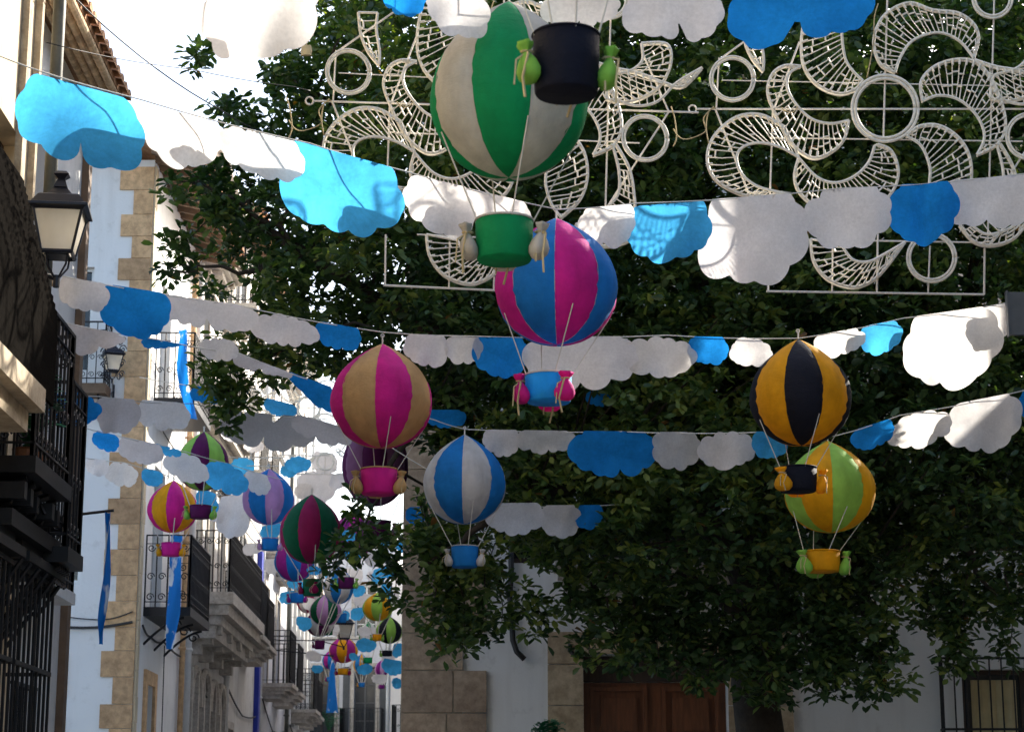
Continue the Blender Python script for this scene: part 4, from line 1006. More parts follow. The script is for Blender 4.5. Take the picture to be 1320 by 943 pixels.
cc('7', 196, 28, 627, 'light', 'little light blue cloud above the pink and yellow balloon', seed=133)
cc('7', 232, 24, 610, 'light', 'small light blue cloud between grey clouds at left', seed=134, top=-14, dy=.4)
cc('7', 267, 30, 668, 'light', 'light blue cloud above the plum basket', seed=135)
cloud(281, 17, 655, 675, 29.2, 'white', 'tiny white cloud right of the plum basket', seed=136)
far = [('313', 600, 30, 22, 'light', 'light blue cloud right of the purple and lime balloon'), ('372', 607, 22, 17, 'light', 'small light blue cloud at the top of the lilac and blue balloon'),
 ('384', 598, 34, 22, 'light', 'light blue cloud left of a white one between the lilac balloon and the pink basket'), ('418', 597, 34, 28, 'white', 'white cloud under the brown-grey cloud left of the mauve balloon'),
 ('410', 628, 56, 44, 'grey', 'grey cloud square above the maroon and green balloon'), ('349', 686, 28, 20, 'light', 'light blue cloud between the lilac balloon and its blue basket'),
 ('382', 753, 24, 14, 'light', 'light blue cloud just under the magenta and blue balloon'), ('392', 804, 20, 18, 'light', 'light blue cloud left of the plum and white balloon'),
 ('463', 762, 16, 14, 'light', 'tiny blue cloud right of the plum basket in the far cluster'), ('461', 791, 18, 16, 'light', 'tiny blue cloud above the far street lamp to its right'),
 ('445', 793, 12, 12, 'light', 'tiny blue cloud touching the far street lamp roof'), ('472', 831, 26, 18, 'light', 'blue cloud right of the far pink and yellow balloon'),
 ('474', 815, 26, 16, 'grey', 'pale cloud right of the far street lamp'), ('506', 860, 28, 20, 'light', 'blue cloud against the stone corner near the small black basket'),
 ('513', 838, 14, 18, 'light', 'blue cloud touching the stone corner'), ('497', 764, 18, 24, 'light', 'blue cloud above the far lime and yellow balloon'),
 ('503', 738, 20, 16, 'light', 'blue cloud between leaves left of the stone corner'), ('470', 775, 30, 20, 'grey', 'pale cloud left of the far lime and yellow balloon'),
 ('508', 772, 16, 22, 'white', 'white cloud above the lime balloon beside the stone corner'), ('500', 846, 20, 14, 'grey', 'dim grey cloud above the small black basket'),
 ('455', 742, 26, 18, 'white', 'pale cloud under leaves right of the maroon and green balloon'), ('488', 742, 18, 20, 'light', 'light blue cloud among the leaves above the far lime and yellow balloon'),
 ('300', 665, 44, 56, 'grey', 'tall grey cloth cloud hanging over the carved balcony'), ('360', 656, 30, 30, 'light', 'light blue cloud behind the lilac and blue balloon'), ('495', 697, 16, 14, 'light', 'tiny blue cloud in leaves left of the blue and white balloon')]
far += [('327', 575, 26, 18, 'grey', 'grey cloud directly left of the white columns above the lilac balloon'), ('300', 560, 30, 20, 'grey', 'grey cloud above the light blue cloud right of the purple and lime balloon'),
 ('345', 640, 22, 18, 'white', 'white cloud overlapping the left of the lilac and blue balloon'), ('436', 620, 24, 22, 'grey', 'grey cloud just left of the plum and mauve balloon'),
 ('392', 632, 26, 20, 'white', 'white cloud between the lilac balloon and the maroon balloon tip'), ('325', 708, 24, 16, 'grey', 'grey cloud above the shutters left of the magenta and blue balloon'),
 ('371', 770, 22, 16, 'light', 'light blue cloud left of the little blue basket in the far cluster'), ('398', 778, 18, 16, 'white', 'white cloud between the little blue basket and the lilac balloon'),
 ('404', 845, 20, 14, 'white', 'white cloud left of the far magenta and yellow balloon'), ('470', 862, 20, 14, 'light', 'light blue cloud below the farthest green basket'),
 ('489', 875, 20, 12, 'white', 'white cloud lowest beside the stone corner'), ('455', 715, 22, 18, 'light', 'light blue cloud at the right edge of the dark green and maroon balloon'),
 ('479', 722, 18, 18, 'white', 'white scrap of cloud among leaves below the pink basket'), ('426', 742, 16, 12, 'light', 'light blue cloud right below the dark green basket level in the far cluster')]
far += [('318', 630, 20, 16, 'white', 'white scrap of cloud under the light blue cloud right of the purple and lime balloon'), ('338', 664, 18, 16, 'grey', 'grey cloud over the lower left of the lilac and blue balloon'),
 ('366', 722, 18, 14, 'light', 'light blue cloud at the upper left of the magenta and blue balloon'), ('350', 730, 20, 20, 'white', 'white cloud left of the magenta and blue balloon'),
 ('409', 862, 14, 10, 'light', 'tiny light blue cloud at the far end beside the triangular streamer'), ('432', 812, 12, 14, 'white', 'tiny white cloud left of the far street lamp lantern'),
 ('456', 846, 12, 10, 'light', 'tiny light blue cloud at the lower right of the far magenta and yellow balloon'), ('480', 742, 14, 12, 'grey', 'tiny grey cloud among leaves left of the lime and yellow balloon tip'),
 ('405', 735, 20, 12, 'light', 'light blue cloud behind the bottom of the dark green and maroon balloon'), ('450', 690, 18, 16, 'light', 'light blue cloud right of the dark green and maroon balloon'),
 ('512', 880, 14, 14, 'light', 'light blue cloud lowest against the stone corner'), ('520', 705, 20, 16, 'light', 'light blue cloud among leaves left of the blue basket')]
fr = random.Random(5)
for k, (cx_, cy_, w, h, colr, lab) in enumerate(far):
    Yf = {'light': 33, 'grey': 35, 'white': 34}[colr] + (cy_ > 740) * 12 + fr.random() * 2
    if lab.startswith('tall grey'): Yf = 31.5
    cloud(int(cx_), w, cy_ - h / 2, cy_ + h / 2, Yf, colr, lab, slope=fr.uniform(-.2, .2), flat=fr.random() < .5, seed=200 + k)
for k, pts, lab in ((10, [(262, 585, 32.8), (320, 590, 33), (420, 586, 34), (519, 560, 34)], 'far cord above the purple and lime balloon running towards the stone corner'),
                    (11, [(318, 600, 33.2), (372, 600, 33.4), (440, 606, 34.5), (519, 590, 35)], 'far cord above the lilac and blue balloon'),
                    (12, [(345, 742, 45), (400, 748, 45.5), (460, 754, 46), (519, 730, 46)], 'far cord behind the magenta and blue balloon'),
                    (13, [(375, 795, 46), (440, 788, 46.5), (519, 755, 47)], 'far cord beside the far street lamp'),
                    (14, [(420, 812, 46), (475, 820, 46.5), (519, 825, 47)], 'far cord above the far pink and yellow balloon')):
    cordline('f%d' % k, pts, lab, .006)
# thin dark cable, sky side
cordline('c1', [(70, -30, 13), (180, 72, 15), (290, 145, 17), (345, 172, 19)], 'thin black cable running from the tile eave to the tree', .006, 'overhead_cable', 'cable', group='cables', mat=M['cable'])

# small dark board at right edge
p = at(1312, 405, 14.6); Fp = frame((p.x, p.y), (1, 0), (0, -1))
mb = MB(); w = .07; z0 = at(1312, 432, 14.6).z; z1 = at(1312, 377, 14.6).z
mb.box(Fp, -w, w + .3, -.02, .02, z0, z1); mb.box(Fp, -w - .012, -w - .001, -.03, .03, z0 - .01, z1 + .01)
tag(mb.build('hanging_board', M['shutter'], None, origin=(p.x, p.y, z0)), 'dark board cut off by the right edge above the lower right cords', 'board')
# small tan tag in the leaves
p0 = at(395, 66, 16.5); mb = MB(); mb.lathe(p0, [(0, -.04), (.045, -.04), (.05, 0), (.042, .05), (0, .05)], 8, sy=.5); mb.tube([p0 + Vector((0, 0, .05)), p0 + Vector((.02, 0, .9))], .004, 4)
tag(mb.build('hanging_tag', M['twine'], None, origin=tuple(p0)), 'small beige tag hanging in front of the upper left leaves', 'tag')

# ------------------------------------------------------------------ streamers
def streamer(P, w, label, Y, seed=0):
    """P: (px,py,w_px) down the cloth"""
    mb = MB(); vs = []; n = 0; K = 24
    for i in range(K + 1):
        t_ = i / K * (len(P) - 1); j = min(int(t_), len(P) - 2); f = t_ - j
        x = P[j][0] + (P[j + 1][0] - P[j][0]) * f; y = P[j][1] + (P[j + 1][1] - P[j][1]) * f; ww = (P[j][2] + (P[j + 1][2] - P[j][2]) * f) * Y / FPX
        c = at(x, y, Y)
        for k in range(5):
            s_ = k / 4 - .5; vs.append(c + Vector((s_ * ww, .05 * math.sin(s_ * 5 + i * .35 + seed), 0)))
    mb.add(vs, [(i * 5 + k, i * 5 + k + 1, (i + 1) * 5 + k + 1, (i + 1) * 5 + k) for i in range(K) for k in range(4)])
    tag(mb.build('streamer', M['streamer'], None, True, origin=tuple(vs[0])), label, 'streamer', 'blue cloth streamers on the facades')
streamer([(228, 690, 14), (226, 740, 16), (223, 790, 17), (219, 836, 9)], 1, 'long blue and white streamer in front of the first floor balcony beside the carved one', 31.4)
streamer([(140, 660, 8), (137, 740, 9), (132, 800, 9), (129, 830, 6)], 1, 'narrow blue streamer in front of the beige quoin stones', 15.6, 2)
pt_ = at(140, 659, 15.6); mb = MB(); mb.tube([Vector((-4.2, 15.6, pt_.z - .12)), pt_ + Vector((.04, 0, .01))], .012, 6); mb.build('flag_pole', M['iron'], A2)
streamer([(236, 425, 12), (234, 470, 13), (238, 500, 14), (248, 540, 12)], 1, 'sunlit blue streamer hanging from the second floor balcony', 31.0, 3)
streamer([(429, 850, 4), (428, 880, 9), (428, 918, 15)], 1, 'triangular blue streamer at the far end of the street', 60, 4)

# ------------------------------------------------------------------ balloons
def sack(mb, c, s, rot, lean=0):
    """gathered pouch: belly, tied neck, flared frill"""
    c = Vector(c); n = 16; prof = [(.0, -.10), (.045, -.098), (.072, -.075), (.078, -.045), (.062, -.01), (.034, .022), (.020, .034), (.030, .046), (.046, .066), (.052, .08), (.044, .078), (.0, .05)]
    vs = []
    for j, (r_, z_) in enumerate(prof):
        for k in range(n):
            w = 2 * PI * k / n; rr = r_ * (1 + (.16 * math.sin(w * 5 + j * .3) if j > 5 else .05 * math.sin(w * 4)))
            x = rr * math.cos(w); y = rr * math.sin(w) * .62
            xx = x * math.cos(rot) - y * math.sin(rot); yy = x * math.sin(rot) + y * math.cos(rot)
            vs.append(c + Vector((xx + lean * z_, yy, z_)) * s)if False else vs.append(c + Vector(((xx + lean * z_) * s, yy * s, z_ * s)))
    N = len(prof)
    mb.add(vs, [(i * n + k, i * n + (k + 1) % n, (i + 1) * n + (k + 1) % n, (i + 1) * n + k) for i in range(N - 1) for k in range(n)])
def balloon(cx, ytop, ybot, Y, wpx, cA, cB, rot, basket, bx, by0, by1, bw, bcol, scol, label, sacks=(0, 2.1, 4.2), hang=None, tails=False, rim='cream', swing=0):
    Dm = wpx * Y / FPX * 1.03; Rr = Dm / 2; top = at(cx, ytop, Y); bot = at(cx, ybot, Y); H = top.z - bot.z
    by1 -= .15 * bw; bp = at(bx, by1, Y); bt = at(bx, by0, Y); bh = (bt.z - bp.z); br = bw * Y / FPX / 2
    root = thing('hot_air_balloon', label, 'balloon', (bp.x, Y, bp.z), 'fabric hot air balloons hung over the street')
    # envelope
    NT, NZ = 96, 40; vs = []; fs = []; mi = []
    def prof(t_):    # t 0 bottom ..1 top, teardrop
        if t_ < .44: a = t_ / .44; return math.sin(math.acos(max(-1, 1 - a))) ** .96 if a < 1 else 1
        a = (t_ - .44) / .56; return max(0, 1 - a ** 2.3) ** .93 * (1 - .05 * a)
    g = random.Random(int(cx) * 7 + int(ytop)); w1, w2 = g.random() * 6, g.random() * 6
    for j in range(NZ + 1):
        t_ = .5 - .5 * math.cos(PI * j / NZ) if True else j / NZ
        z = bot.z + H * t_; pr = prof(t_)
        for k in range(NT):
            w = 2 * PI * k / NT + rot; gg = (8 * (k / NT)) % 1.0; seam = abs(2 * gg - 1)      # 1 at the seam
            r_ = Rr * pr * (1 - .045 * seam ** 3)
            r_ *= 1 + ((.017 * math.sin(t_ * 62 + w1 + math.sin(w * 3) * 2) + .008 * math.sin(t_ * 118 + w2 + k)) * seam ** 3 + .014 * math.sin(w * 5 + w1 + t_ * 7) * math.sin(t_ * 9 + w2)) * min(1, pr * 1.5)
            vs.append(Vector((top.x + r_ * math.cos(w), Y + r_ * math.sin(w), z)))
    mb = MB(); mb.v = vs
    for j in range(NZ):
        for k in range(NT):
            mb.f.append([j * NT + k, j * NT + (k + 1) % NT, (j + 1) * NT + (k + 1) % NT, (j + 1) * NT + k]); mb.m.append(int(k / (NT / 8)) % 2)
    env = mb.build('envelope', [fab(cA), fab(cB)], root, True)
    # piping along the seams
    mb = MB()
    for q in range(8):
        k = q * NT // 8; mb.tube([vs[j * NT + k] for j in range(1, NZ, 2)] + [vs[NZ * NT + k]], .0016 * Dm / .7, 4)
    mb.build('seam_piping', fab(rim) if Y < 20 else fab(cA), env, True)
    # hanging loop
    hp = hang if hang is not None else top + Vector((0, 0, .06))
    mb = MB(); mb.tube([top - Vector((0, 0, .02)), hp], .006 * max(1, Y / 16), 5); mb.tube([hp + Vector((.012 * math.cos(a), 0, .012 * math.sin(a))) for a in [i * PI / 4 for i in range(9)]], .004, 4); mb.build('hanging_loop', M['cord'], root)
    # basket
    mb = MB(); n = 32; t_ = .008 + br * .04; c = Vector((bp.x, Y, bp.z))
    mb.lathe(c, [(0, 0), (br * .90, 0), (br * .94, .008), (br * .985, bh * .5), (br, bh), (br - t_, bh), (br * .9 - t_, .02), (0, .02)], n)
    bk = mb.build('basket', fab(bcol), root, True)
    mb = MB(); mb.tube([c + Vector((br * math.cos(a) * .995, br * math.sin(a) * .995, bh)) for a in [2 * PI * i / 32 for i in range(33)]], br * .045, 6); mb.build('rim', fab('white' if rim == 'cream' else rim), bk, True)
    # suspension cords
    for q in range(4):
        a = PI / 4 * .35 + q * PI / 2; j = 13; tt = .22
        zq = bot.z + H * tt; rq = Rr * prof(tt) * 1.0
        A_ = Vector((top.x + rq * math.cos(a), Y + rq * math.sin(a), zq)); B_ = c + Vector((br * .96 * math.cos(a), br * .96 * math.sin(a), bh - .01))
        mb = MB(); mb.tube([A_, A_.lerp(B_, .5), B_], .0035 * max(1, Y / 15), 5); mb.build('suspension_cord', M['cord'], root)
    ss = br / .13
    for a in sacks:
        mb = MB(); sc = c + Vector(((br + .035 * ss) * math.cos(a), (br + .035 * ss) * math.sin(a), bh * .48)); sack(mb, sc, ss * .88, a + PI / 2, .15 * math.cos(a))
        s_ = mb.build('sack', fab(scol), root, True)
        mb = MB(); nk = sc + Vector((0, 0, .034 * ss)); mb.tube([nk + Vector((.024 * ss * math.cos(x), .018 * ss * math.sin(x), 0)) for x in [i * PI / 4 for i in range(9)]], .0045 * ss, 4)
        L_ = (.20 if tails else .13) * ss; off = Vector((.02 * math.cos(a * 3), -.05 * ss, 0))
        mb.tube([nk, nk + off + Vector((.01, 0, -.02)), nk + off + Vector((.02 * math.sin(a), 0, -L_ * .6)), nk + off + Vector((.0, 0, -L_))], .0035 * ss * (1.5 if tails else 1), 4)
        mb.tube([nk, nk + off * .8 + Vector((-.03, 0, -.04)), nk + off + Vector((-.035, 0, -L_ * .75))], .0035 * ss * (1.3 if tails else .9), 4)
        mb.build('tie_cord', M['twine'], s_)
    return root
D2 = R
def cordpt(key, px):
    y, Y, s = on_cord(key, px); return at(px, y, Y)
#       cx ytop ybot  Y   w   colours          rot
balloon(656, 2, 229, 8.7, 210, 'green', 'cream', D2(-118), 1, 650, 285, 348, 78, 'green', 'cream', 'nearest full balloon with green and cream panels and a green basket at the top centre', (-.25, 3.3, 1.6), tails=True, rim='cream')
balloon(718, -345, -60, 6.2, 236, 'lime', 'navy', D2(-95), 1, 730, 47, 136, 92, 'navy', 'lime', 'nearest balloon with a black basket and lime sacks, its envelope above the frame', (3.55, .0, 1.5), tails=True, rim='navy')
balloon(717, 281, 444, 11.4, 161, 'pink', 'blue', D2(-93), 1, 707, 484, 528, 62, 'skyblue', 'pink', 'pink and blue striped balloon with a blue basket and pink sacks in the centre', (-1.0, 3.5, 1.5), tails=True, rim='white')
balloon(493, 443, 577, 14.0, 131, 'pink', 'tan', D2(-94), 1, 488, 605, 644, 48, 'pink', 'tan', 'pink and tan striped balloon with a pink basket left of the centre', (3.5, -.3, 1.8), rim='tan')
balloon(1029, 437, 574, 14.0, 130, 'yellow', 'black', D2(-71), 1, 1029, 603, 641, 50, 'black', 'yellow', 'golden yellow and black striped balloon with a black basket on the right', (3.9, .0, 1.5), rim='black')
balloon(1067, 568, 686, 15.7, 116, 'yellow', 'palelime', D2(-140), 1, 1059, 711, 744, 49, 'yellow', 'lime', 'yellow and lime green striped balloon with a yellow basket below the black one', (3.75, -.1, 1.7), rim='yellow')
balloon(599, 560, 675, 17.2, 106, 'blue', 'white', D2(-137), 1, 599, 704, 736, 35, 'blue', 'white', 'blue and white striped balloon with a blue basket in front of the tree', (3.4, -.2, 1.7), rim='white')
balloon(485, 536, 652, 21.7, 84, 'plum', 'mauve', D2(-110), 1, 487, 672, 700, 34, 'plum', 'mauve', 'plum and mauve balloon mostly hidden behind the pink basket', (3.4, -.2))
balloon(402, 637, 726, 23.6, 78, 'dkgreen', 'maroon', D2(-155), 1, 402, 747, 771, 24, 'dkgreen', 'maroon', 'dark green and maroon striped balloon at the lower left of centre', (-1.3, 3.4), rim='dkgreen')
balloon(347, 604, 676, 28.0, 66, 'lilac', 'blue', D2(-90), 1, 348, 694, 712, 22, 'blue', 'lilac', 'lilac and blue striped balloon over the left facades', (3.3, -.1), rim='lilac')
balloon(263, 556, 632, 27.2, 66, 'plum', 'palelime', D2(-112), 1, 258, 652, 672, 28, 'plum', 'lime', 'purple and lime green balloon half hidden behind felt clouds', (3.3, -.1), rim='plum')
balloon(224, 619, 686, 29.4, 63, 'pink', 'yellow', D2(-96), 1, 220, 700, 720, 25, 'pink', 'yellow', 'pink and yellow balloon over the first floor balcony on the left', (3.3, -.1), rim='pink')
balloon(381, 690, 749, 34.0, 52, 'blue', 'magenta', D2(-110), 1, 383, 764, 779, 18, 'blue', 'magenta', 'magenta and blue balloon just behind the dark green and maroon one', (3.3, -.1))
balloon(456, 656, 720, 36.0, 50, 'magenta', 'purple', D2(-100), 1, 446, 744, 761, 21, 'plum', 'lime', 'magenta balloon hidden among leaves left of the blue and white one', (3.3, -.1))
balloon(437, 730, 778, 40.0, 38, 'blue', 'white', D2(-120), 1, 412, 825, 838, 13, 'plum', 'plum', 'blue and white balloon in the far cluster behind leaves', (3.3,))
balloon(420, 765, 806, 44.0, 40, 'lilac', 'dkgreen', D2(-120), 1, 440, 790, 804, 13, 'blue', 'lilac', 'lilac and dark green balloon in the far cluster', (3.3,))
balloon(413, 783, 820, 46.0, 36, 'plum', 'white', D2(-90), 1, 422, 808, 820, 14, 'dkgreen', 'lilac', 'plum and white balloon lowest at the left of the far cluster', (3.3,))
balloon(443, 819, 854, 52.0, 36, 'magenta', 'yellow', D2(-70), 1, 442, 861, 871, 14, 'yellow', 'maroon', 'small magenta and yellow balloon under the far street lamp', (3.3, -.1))
balloon(487, 763, 800, 42.0, 38, 'palelime', 'yellow', D2(-112), 1, 486, 817, 827, 12, 'yellow', 'lime', 'far lime green and yellow balloon left of the stone corner', (3.3, -.1))
balloon(502, 794, 829, 45.0, 33, 'palelime', 'navy', D2(-100), 1, 499, 838, 847, 13, 'black', 'lime', 'far lime and black balloon touching the stone corner', (3.3,))
balloon(475, 800, 832, 56.0, 24, 'green', 'white', D2(-110), 1, 474, 847, 856, 12, 'green', 'white', 'farthest green and white balloon with a small green basket', (3.3,))

balloon(398, 752, 790, 50.0, 30, 'maroon', 'white', D2(-100), 1, 396, 802, 811, 10, 'maroon', 'white', 'tiny maroon and white balloon at the left of the far cluster', (3.3,))
balloon(466, 842, 868, 62.0, 20, 'yellow', 'blue', D2(-100), 1, 466, 879, 886, 8, 'blue', 'yellow', 'tiny yellow and blue balloon low at the far end of the street', (3.3,))
balloon(492, 850, 872, 66.0, 17, 'lilac', 'purple', D2(-100), 1, 492, 882, 888, 7, 'purple', 'lilac', 'tiny lilac and purple balloon low beside the stone corner', (3.3,))
balloon(425, 838, 862, 64.0, 18, 'blue', 'magenta', D2(-100), 1, 425, 872, 879, 8, 'blue', 'magenta', 'tiny blue and magenta balloon left of the far magenta and yellow one', (3.3,))
# ------------------------------------------------------------------ light frames
def light_panel(ox, oy, s, Y, label, k=1.0, parts=None, mirror=False, thin=1.0, tiltx=0.0):
    """traced festive light frame; drawing units are photo pixels of the right-hand frame"""
    def Q(cx_, cy_): # crop -> photo
        x = 780 + cx_ / 2.4185; y = cy_ / 2.4185
        if mirror: x = 2280 - x
        return ox + (x - 780) * s, oy + y * s
    def W(c, dy=0): x, y = Q(*c); p = at(x, y + (x - ox) * tiltx, Y); p.y += dy; return p
    p0 = W((870, 908)); root = thing('light_frame', label, 'light decoration', p0, 'festive light frames')
    U = Y / FPX * s / 2.4185   # metres per crop unit
    def ser(pts, n=6):
        out = []; N = len(pts)
        for i in range(N - 1):
            p0, p1, p2, p3 = pts[max(0, i - 1)], pts[i], pts[i + 1], pts[min(N - 1, i + 2)]
            for j in range(n):
                t_ = j / n; out.append(tuple(.5 * ((2 * p1[m]) + (-p0[m] + p2[m]) * t_ + (2 * p0[m] - 5 * p1[m] + 4 * p2[m] - p3[m]) * t_ ** 2 + (-p0[m] + 3 * p1[m] - 3 * p2[m] + p3[m]) * t_ ** 3) for m in (0, 1)))
        out.append(pts[-1]); return out
    def resamp(pts, n):
        d = [0]
        for a, b_ in zip(pts[:-1], pts[1:]): d.append(d[-1] + math.dist(a, b_))
        out = []; j = 0
        for i in range(n + 1):
            t_ = d[-1] * i / n
            while j < len(d) - 2 and d[j + 1] < t_: j += 1
            f = (t_ - d[j]) / max(1e-9, d[j + 1] - d[j]); out.append(tuple(pts[j][m] + (pts[j + 1][m] - pts[j][m]) * f for m in (0, 1)))
        return out
    rt = 5.3 * U * thin
    g = random.Random(4)
    bars = [((285, 335), (1490, 335), 3.6), ((365, 245), (1210, 262), 2.2), ((520, 425), (1306, 436), 2.6), ((610, 742), (1185, 752), 3), ((505, 904), (1185, 914), 3.8),
            ((357, 175), (348, 335), 3), ((884, -60), (870, 440), 3.4), ((1218, -60), (1196, 752), 3.2), ((525, 335), (516, 605), 3.2), ((1187, 752), (1185, 914), 3.6), ((853, 720), (850, 905), 3.4),
            ((712, 760), (710, 905), 3), ((1016, 762), (1010, 910), 3), ((362, 178), (620, -10), 3.6), ((530, 330), (608, 125), 3.4), ((345, 335), (462, 630), 3.6), ((510, 905), (512, 745), 3.2),
            ((1312, 150), (1397, 335), 3.4), ((1397, 335), (1200, 645), 3.4)]
    mb = MB()
    for a, b_, r_ in bars: mb.tube([W(a, .035), W(b_, .035)], r_ * U * thin, 5)
    mb.tube([W((274 + 12 * math.cos(w), 335 + 12 * math.sin(w)), .035) for w in [i * PI / 6 for i in range(13)]], 3 * U * thin, 4)
    mb.build('frame', M['frameiron'], root)
    for cx_, cy_, r_, th in ((873, 338, 98, 9), (397, 246, 66, 6.5), (1018, 803, 72, 7), (1208, -5, 58, 7), (1322, 425, 68, 6.5)):
        mb = MB()
        for rr in (r_ - th * .6, r_ + th * .6):
            mb.tube([W((cx_ + rr * math.cos(w), cy_ + rr * math.sin(w))) for w in [i * 2 * PI / 40 for i in range(41)]], th * .62 * U * thin, 6)
        mb.build('ring', M['tube'], root, True)
    for P in ([(205, 335), (216, 372), (222, 430), (212, 460)], [(338, 335), (306, 372), (312, 412), (262, 436), (232, 432), (212, 405)], [(345, 340), (322, 352), (314, 400), (322, 450)], [(850, 15), (838, 60), (835, 140), (815, 245)], [(600, 335), (585, 352), (560, 348), (548, 338)]):
        mb = MB(); mb.tube([W(p, -.02) for p in ser(P)], 2.0 * U, 4); mb.build('power_cable', M['twine'], root, True)
    CR = [  # outer, inner outlines running tip to tip
     ([(905, 225), (860, 200), (838, 140), (850, 80), (885, 35), (950, 8), (1020, 30), (1100, 40), (1150, 75), (1165, 120), (1150, 182)], [(905, 225), (920, 180), (955, 130), (1010, 105), (1060, 105), (1110, 132), (1150, 182)]),
     ([(990, 315), (985, 255), (1025, 208), (1090, 185), (1155, 192), (1205, 245), (1240, 330), (1248, 400), (1222, 450), (1160, 482)], [(990, 315), (1040, 298), (1100, 310), (1150, 350), (1178, 400), (1180, 440), (1160, 482)]),
     ([(1150, 186), (1220, 208), (1300, 222), (1380, 250), (1440, 260), (1500, 200)], [(1205, 250), (1225, 300), (1290, 325), (1360, 310), (1420, 250), (1500, 200)]),
     ([(940, 425), (975, 395), (1035, 390), (1092, 420), (1132, 475), (1142, 550), (1120, 620), (1060, 680)], [(940, 425), (985, 455), (1012, 520), (1012, 580), (1030, 640), (1060, 680)]),
     ([(850, 450), (892, 470), (914, 530), (900, 590), (850, 640), (760, 668), (680, 655), (615, 610), (590, 555), (603, 492)], [(840, 455), (822, 505), (780, 548), (720, 570), (660, 552), (603, 492)]),
     ([(760, 375), (742, 440), (690, 482), (640, 490), (585, 450), (545, 385), (520, 330), (506, 280), (522, 230), (560, 205), (610, 207)], [(760, 375), (700, 385), (640, 368), (592, 320), (568, 272), (576, 228), (610, 207)]),
     ([(625, 40), (612, 120), (615, 190), (640, 242), (682, 277), (735, 292), (780, 278), (803, 252)], [(745, 40), (738, 100), (742, 150), (752, 192), (775, 225), (803, 252)]),
     ([(560, 395), (490, 358), (420, 360), (362, 398), (326, 450), (320, 510), (346, 560), (400, 594), (465, 612), (580, 604)], [(604, 490), (545, 458), (480, 445), (430, 458), (410, 492), (425, 540), (470, 578), (530, 596), (580, 604)]),
     ([(428, 60), (436, 130), (458, 180), (492, 222)], [(488, 60), (484, 110), (494, 180), (492, 222)]),
     ([(640, 745), (650, 812), (690, 866), (750, 892), (800, 890), (860, 852), (935, 755)], [(735, 760), (770, 808), (820, 816), (875, 790), (935, 755)]),
     ([(1105, 700), (1150, 752), (1210, 764), (1275, 742), (1320, 690)], [(1130, 690), (1180, 728), (1230, 725), (1280, 700), (1320, 660)]),
     ([(1232, 448), (1272, 520), (1287, 600), (1282, 660), (1200, 760)], [(1222, 455), (1240, 530), (1238, 600), (1200, 650), (1160, 700)]),
     ([(1310, 130), (1390, 130), (1402, 190), (1370, 258), (1310, 300), (1250, 315), (1200, 305)], [(1310, 130), (1314, 180), (1288, 210), (1250, 225), (1210, 240), (1200, 305)]),
     ([(830, 0), (790, 10), (700, -40), (650, -60)], [(830, 0), (770, -30), (720, -60), (650, -60)]),
    ]
    for oi, (oo, ii) in enumerate(CR):
        if parts and oi not in parts: continue
        o_ = ser(oo); i_ = ser(ii); mb = MB()
        for q in (o_, i_):
            mb.tube([W(p) for p in q], rt, 5)
        for off in (5.5,):
            mb.tube([W((p[0], p[1] + off * .6), .02) for p in o_], rt * .55, 4)
        if math.dist(o_[0], i_[0]) > 8: mb.tube([W(o_[0]), W(i_[0])], rt * .8, 4)
        L = sum(math.dist(a, b_) for a, b_ in zip(o_[:-1], o_[1:])); n = max(4, int(L / 23)); A_ = resamp(o_, n); B_ = resamp(i_, n)
        for q in range(1, n):
            a, b_ = A_[q], B_[q]
            if math.dist(a, b_) < 10: continue
            mid = ((a[0] + b_[0]) / 2 + g.uniform(-4, 4), (a[1] + b_[1]) / 2 + g.uniform(-4, 4))
            mb.tube([W(a), W(mid, .01), W(b_)], rt * .36, 4)
            mb.tube([W(a, -.012), W((a[0] + (b_[0] - a[0]) * .16, a[1] + (b_[1] - a[1]) * .16), -.014)], rt * .75, 5)
            if q < n - 1:
                for f in (.3, .62):
                    if g.random() < .62:
                        f2 = f + g.uniform(-.09, .09); a2, b2 = A_[q + 1], B_[q + 1]
                        mb.tube([W((a[0] + (b_[0] - a[0]) * f2, a[1] + (b_[1] - a[1]) * f2)), W((a2[0] + (b2[0] - a2[0]) * f2, a2[1] + (b2[1] - a2[1]) * f2), -.01)], rt * .55, 4)
        mb.build('scroll', M['tube'], root)
    return root
YP = 13.3
light_panel(780, 0, 1, YP, 'right festive light frame of cream tubes with the fully visible big ring', tiltx=.0)
light_panel(285, -14, 1, YP - .05, 'left festive light frame of cream tubes partly behind the green and white balloon', tiltx=.03)
light_panel(268, 475, .36, 35, 'small far light frame across the street behind the darkest grey cloud', thin=1.3)
# wires holding the frames
cordline('w1', [(400, 117, 13.2), (380, 112, 13.1), (250, 90, 12.4), (60, 55, 11.0)], 'thin wire holding the left end of the light frames', .003, group='wires of the light frames', mat=M['cable'], name='wire', cat='wire')

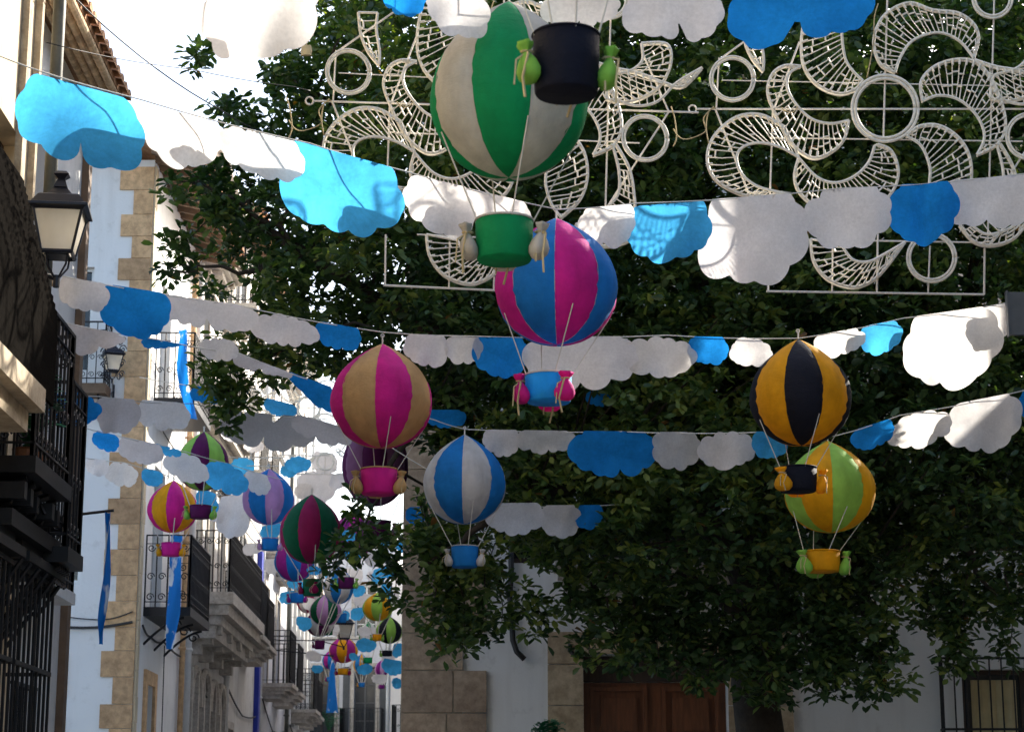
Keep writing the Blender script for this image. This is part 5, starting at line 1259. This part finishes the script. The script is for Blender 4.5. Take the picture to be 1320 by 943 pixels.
# ------------------------------------------------------------------ light
w = bpy.data.worlds.new('World'); C.world = w; w.use_nodes = True; nt = w.node_tree
bg = nt.nodes['Background']; sky = nt.nodes.new('ShaderNodeTexSky'); sky.sky_type = 'NISHITA'; sky.sun_disc = False
SAZ, SEL = R(40), R(30)
sky.sun_elevation = SEL; sky.sun_rotation = SAZ; sky.air_density = 1.0; sky.dust_density = 3.0; sky.ozone_density = 1.0
nt.links.new(sky.outputs[0], bg.inputs[0]); bg.inputs[1].default_value = .15
sd = bpy.data.lights.new('sun', 'SUN'); sd.energy = 4.4; sd.angle = R(.5); sd.color = (1, .93, .82)
so = bpy.data.objects.new('sun', sd); COL.objects.link(so)
sv = Vector((math.sin(SAZ) * math.cos(SEL), math.cos(SAZ) * math.cos(SEL), math.sin(SEL)))
so.rotation_euler = sv.to_track_quat('Z', 'Y').to_euler(); so.location = (6, 10, 30)
C.view_settings.view_transform = 'Standard'; C.view_settings.look = 'None'; C.view_settings.exposure = 1.5; C.view_settings.gamma = 1; C.view_settings.use_curve_mapping = False
C.render.engine = 'CYCLES'; C.cycles.max_bounces = 6; C.cycles.transparent_max_bounces = 8
for o in bpy.data.objects:
    if '_o' in o: del o['_o']
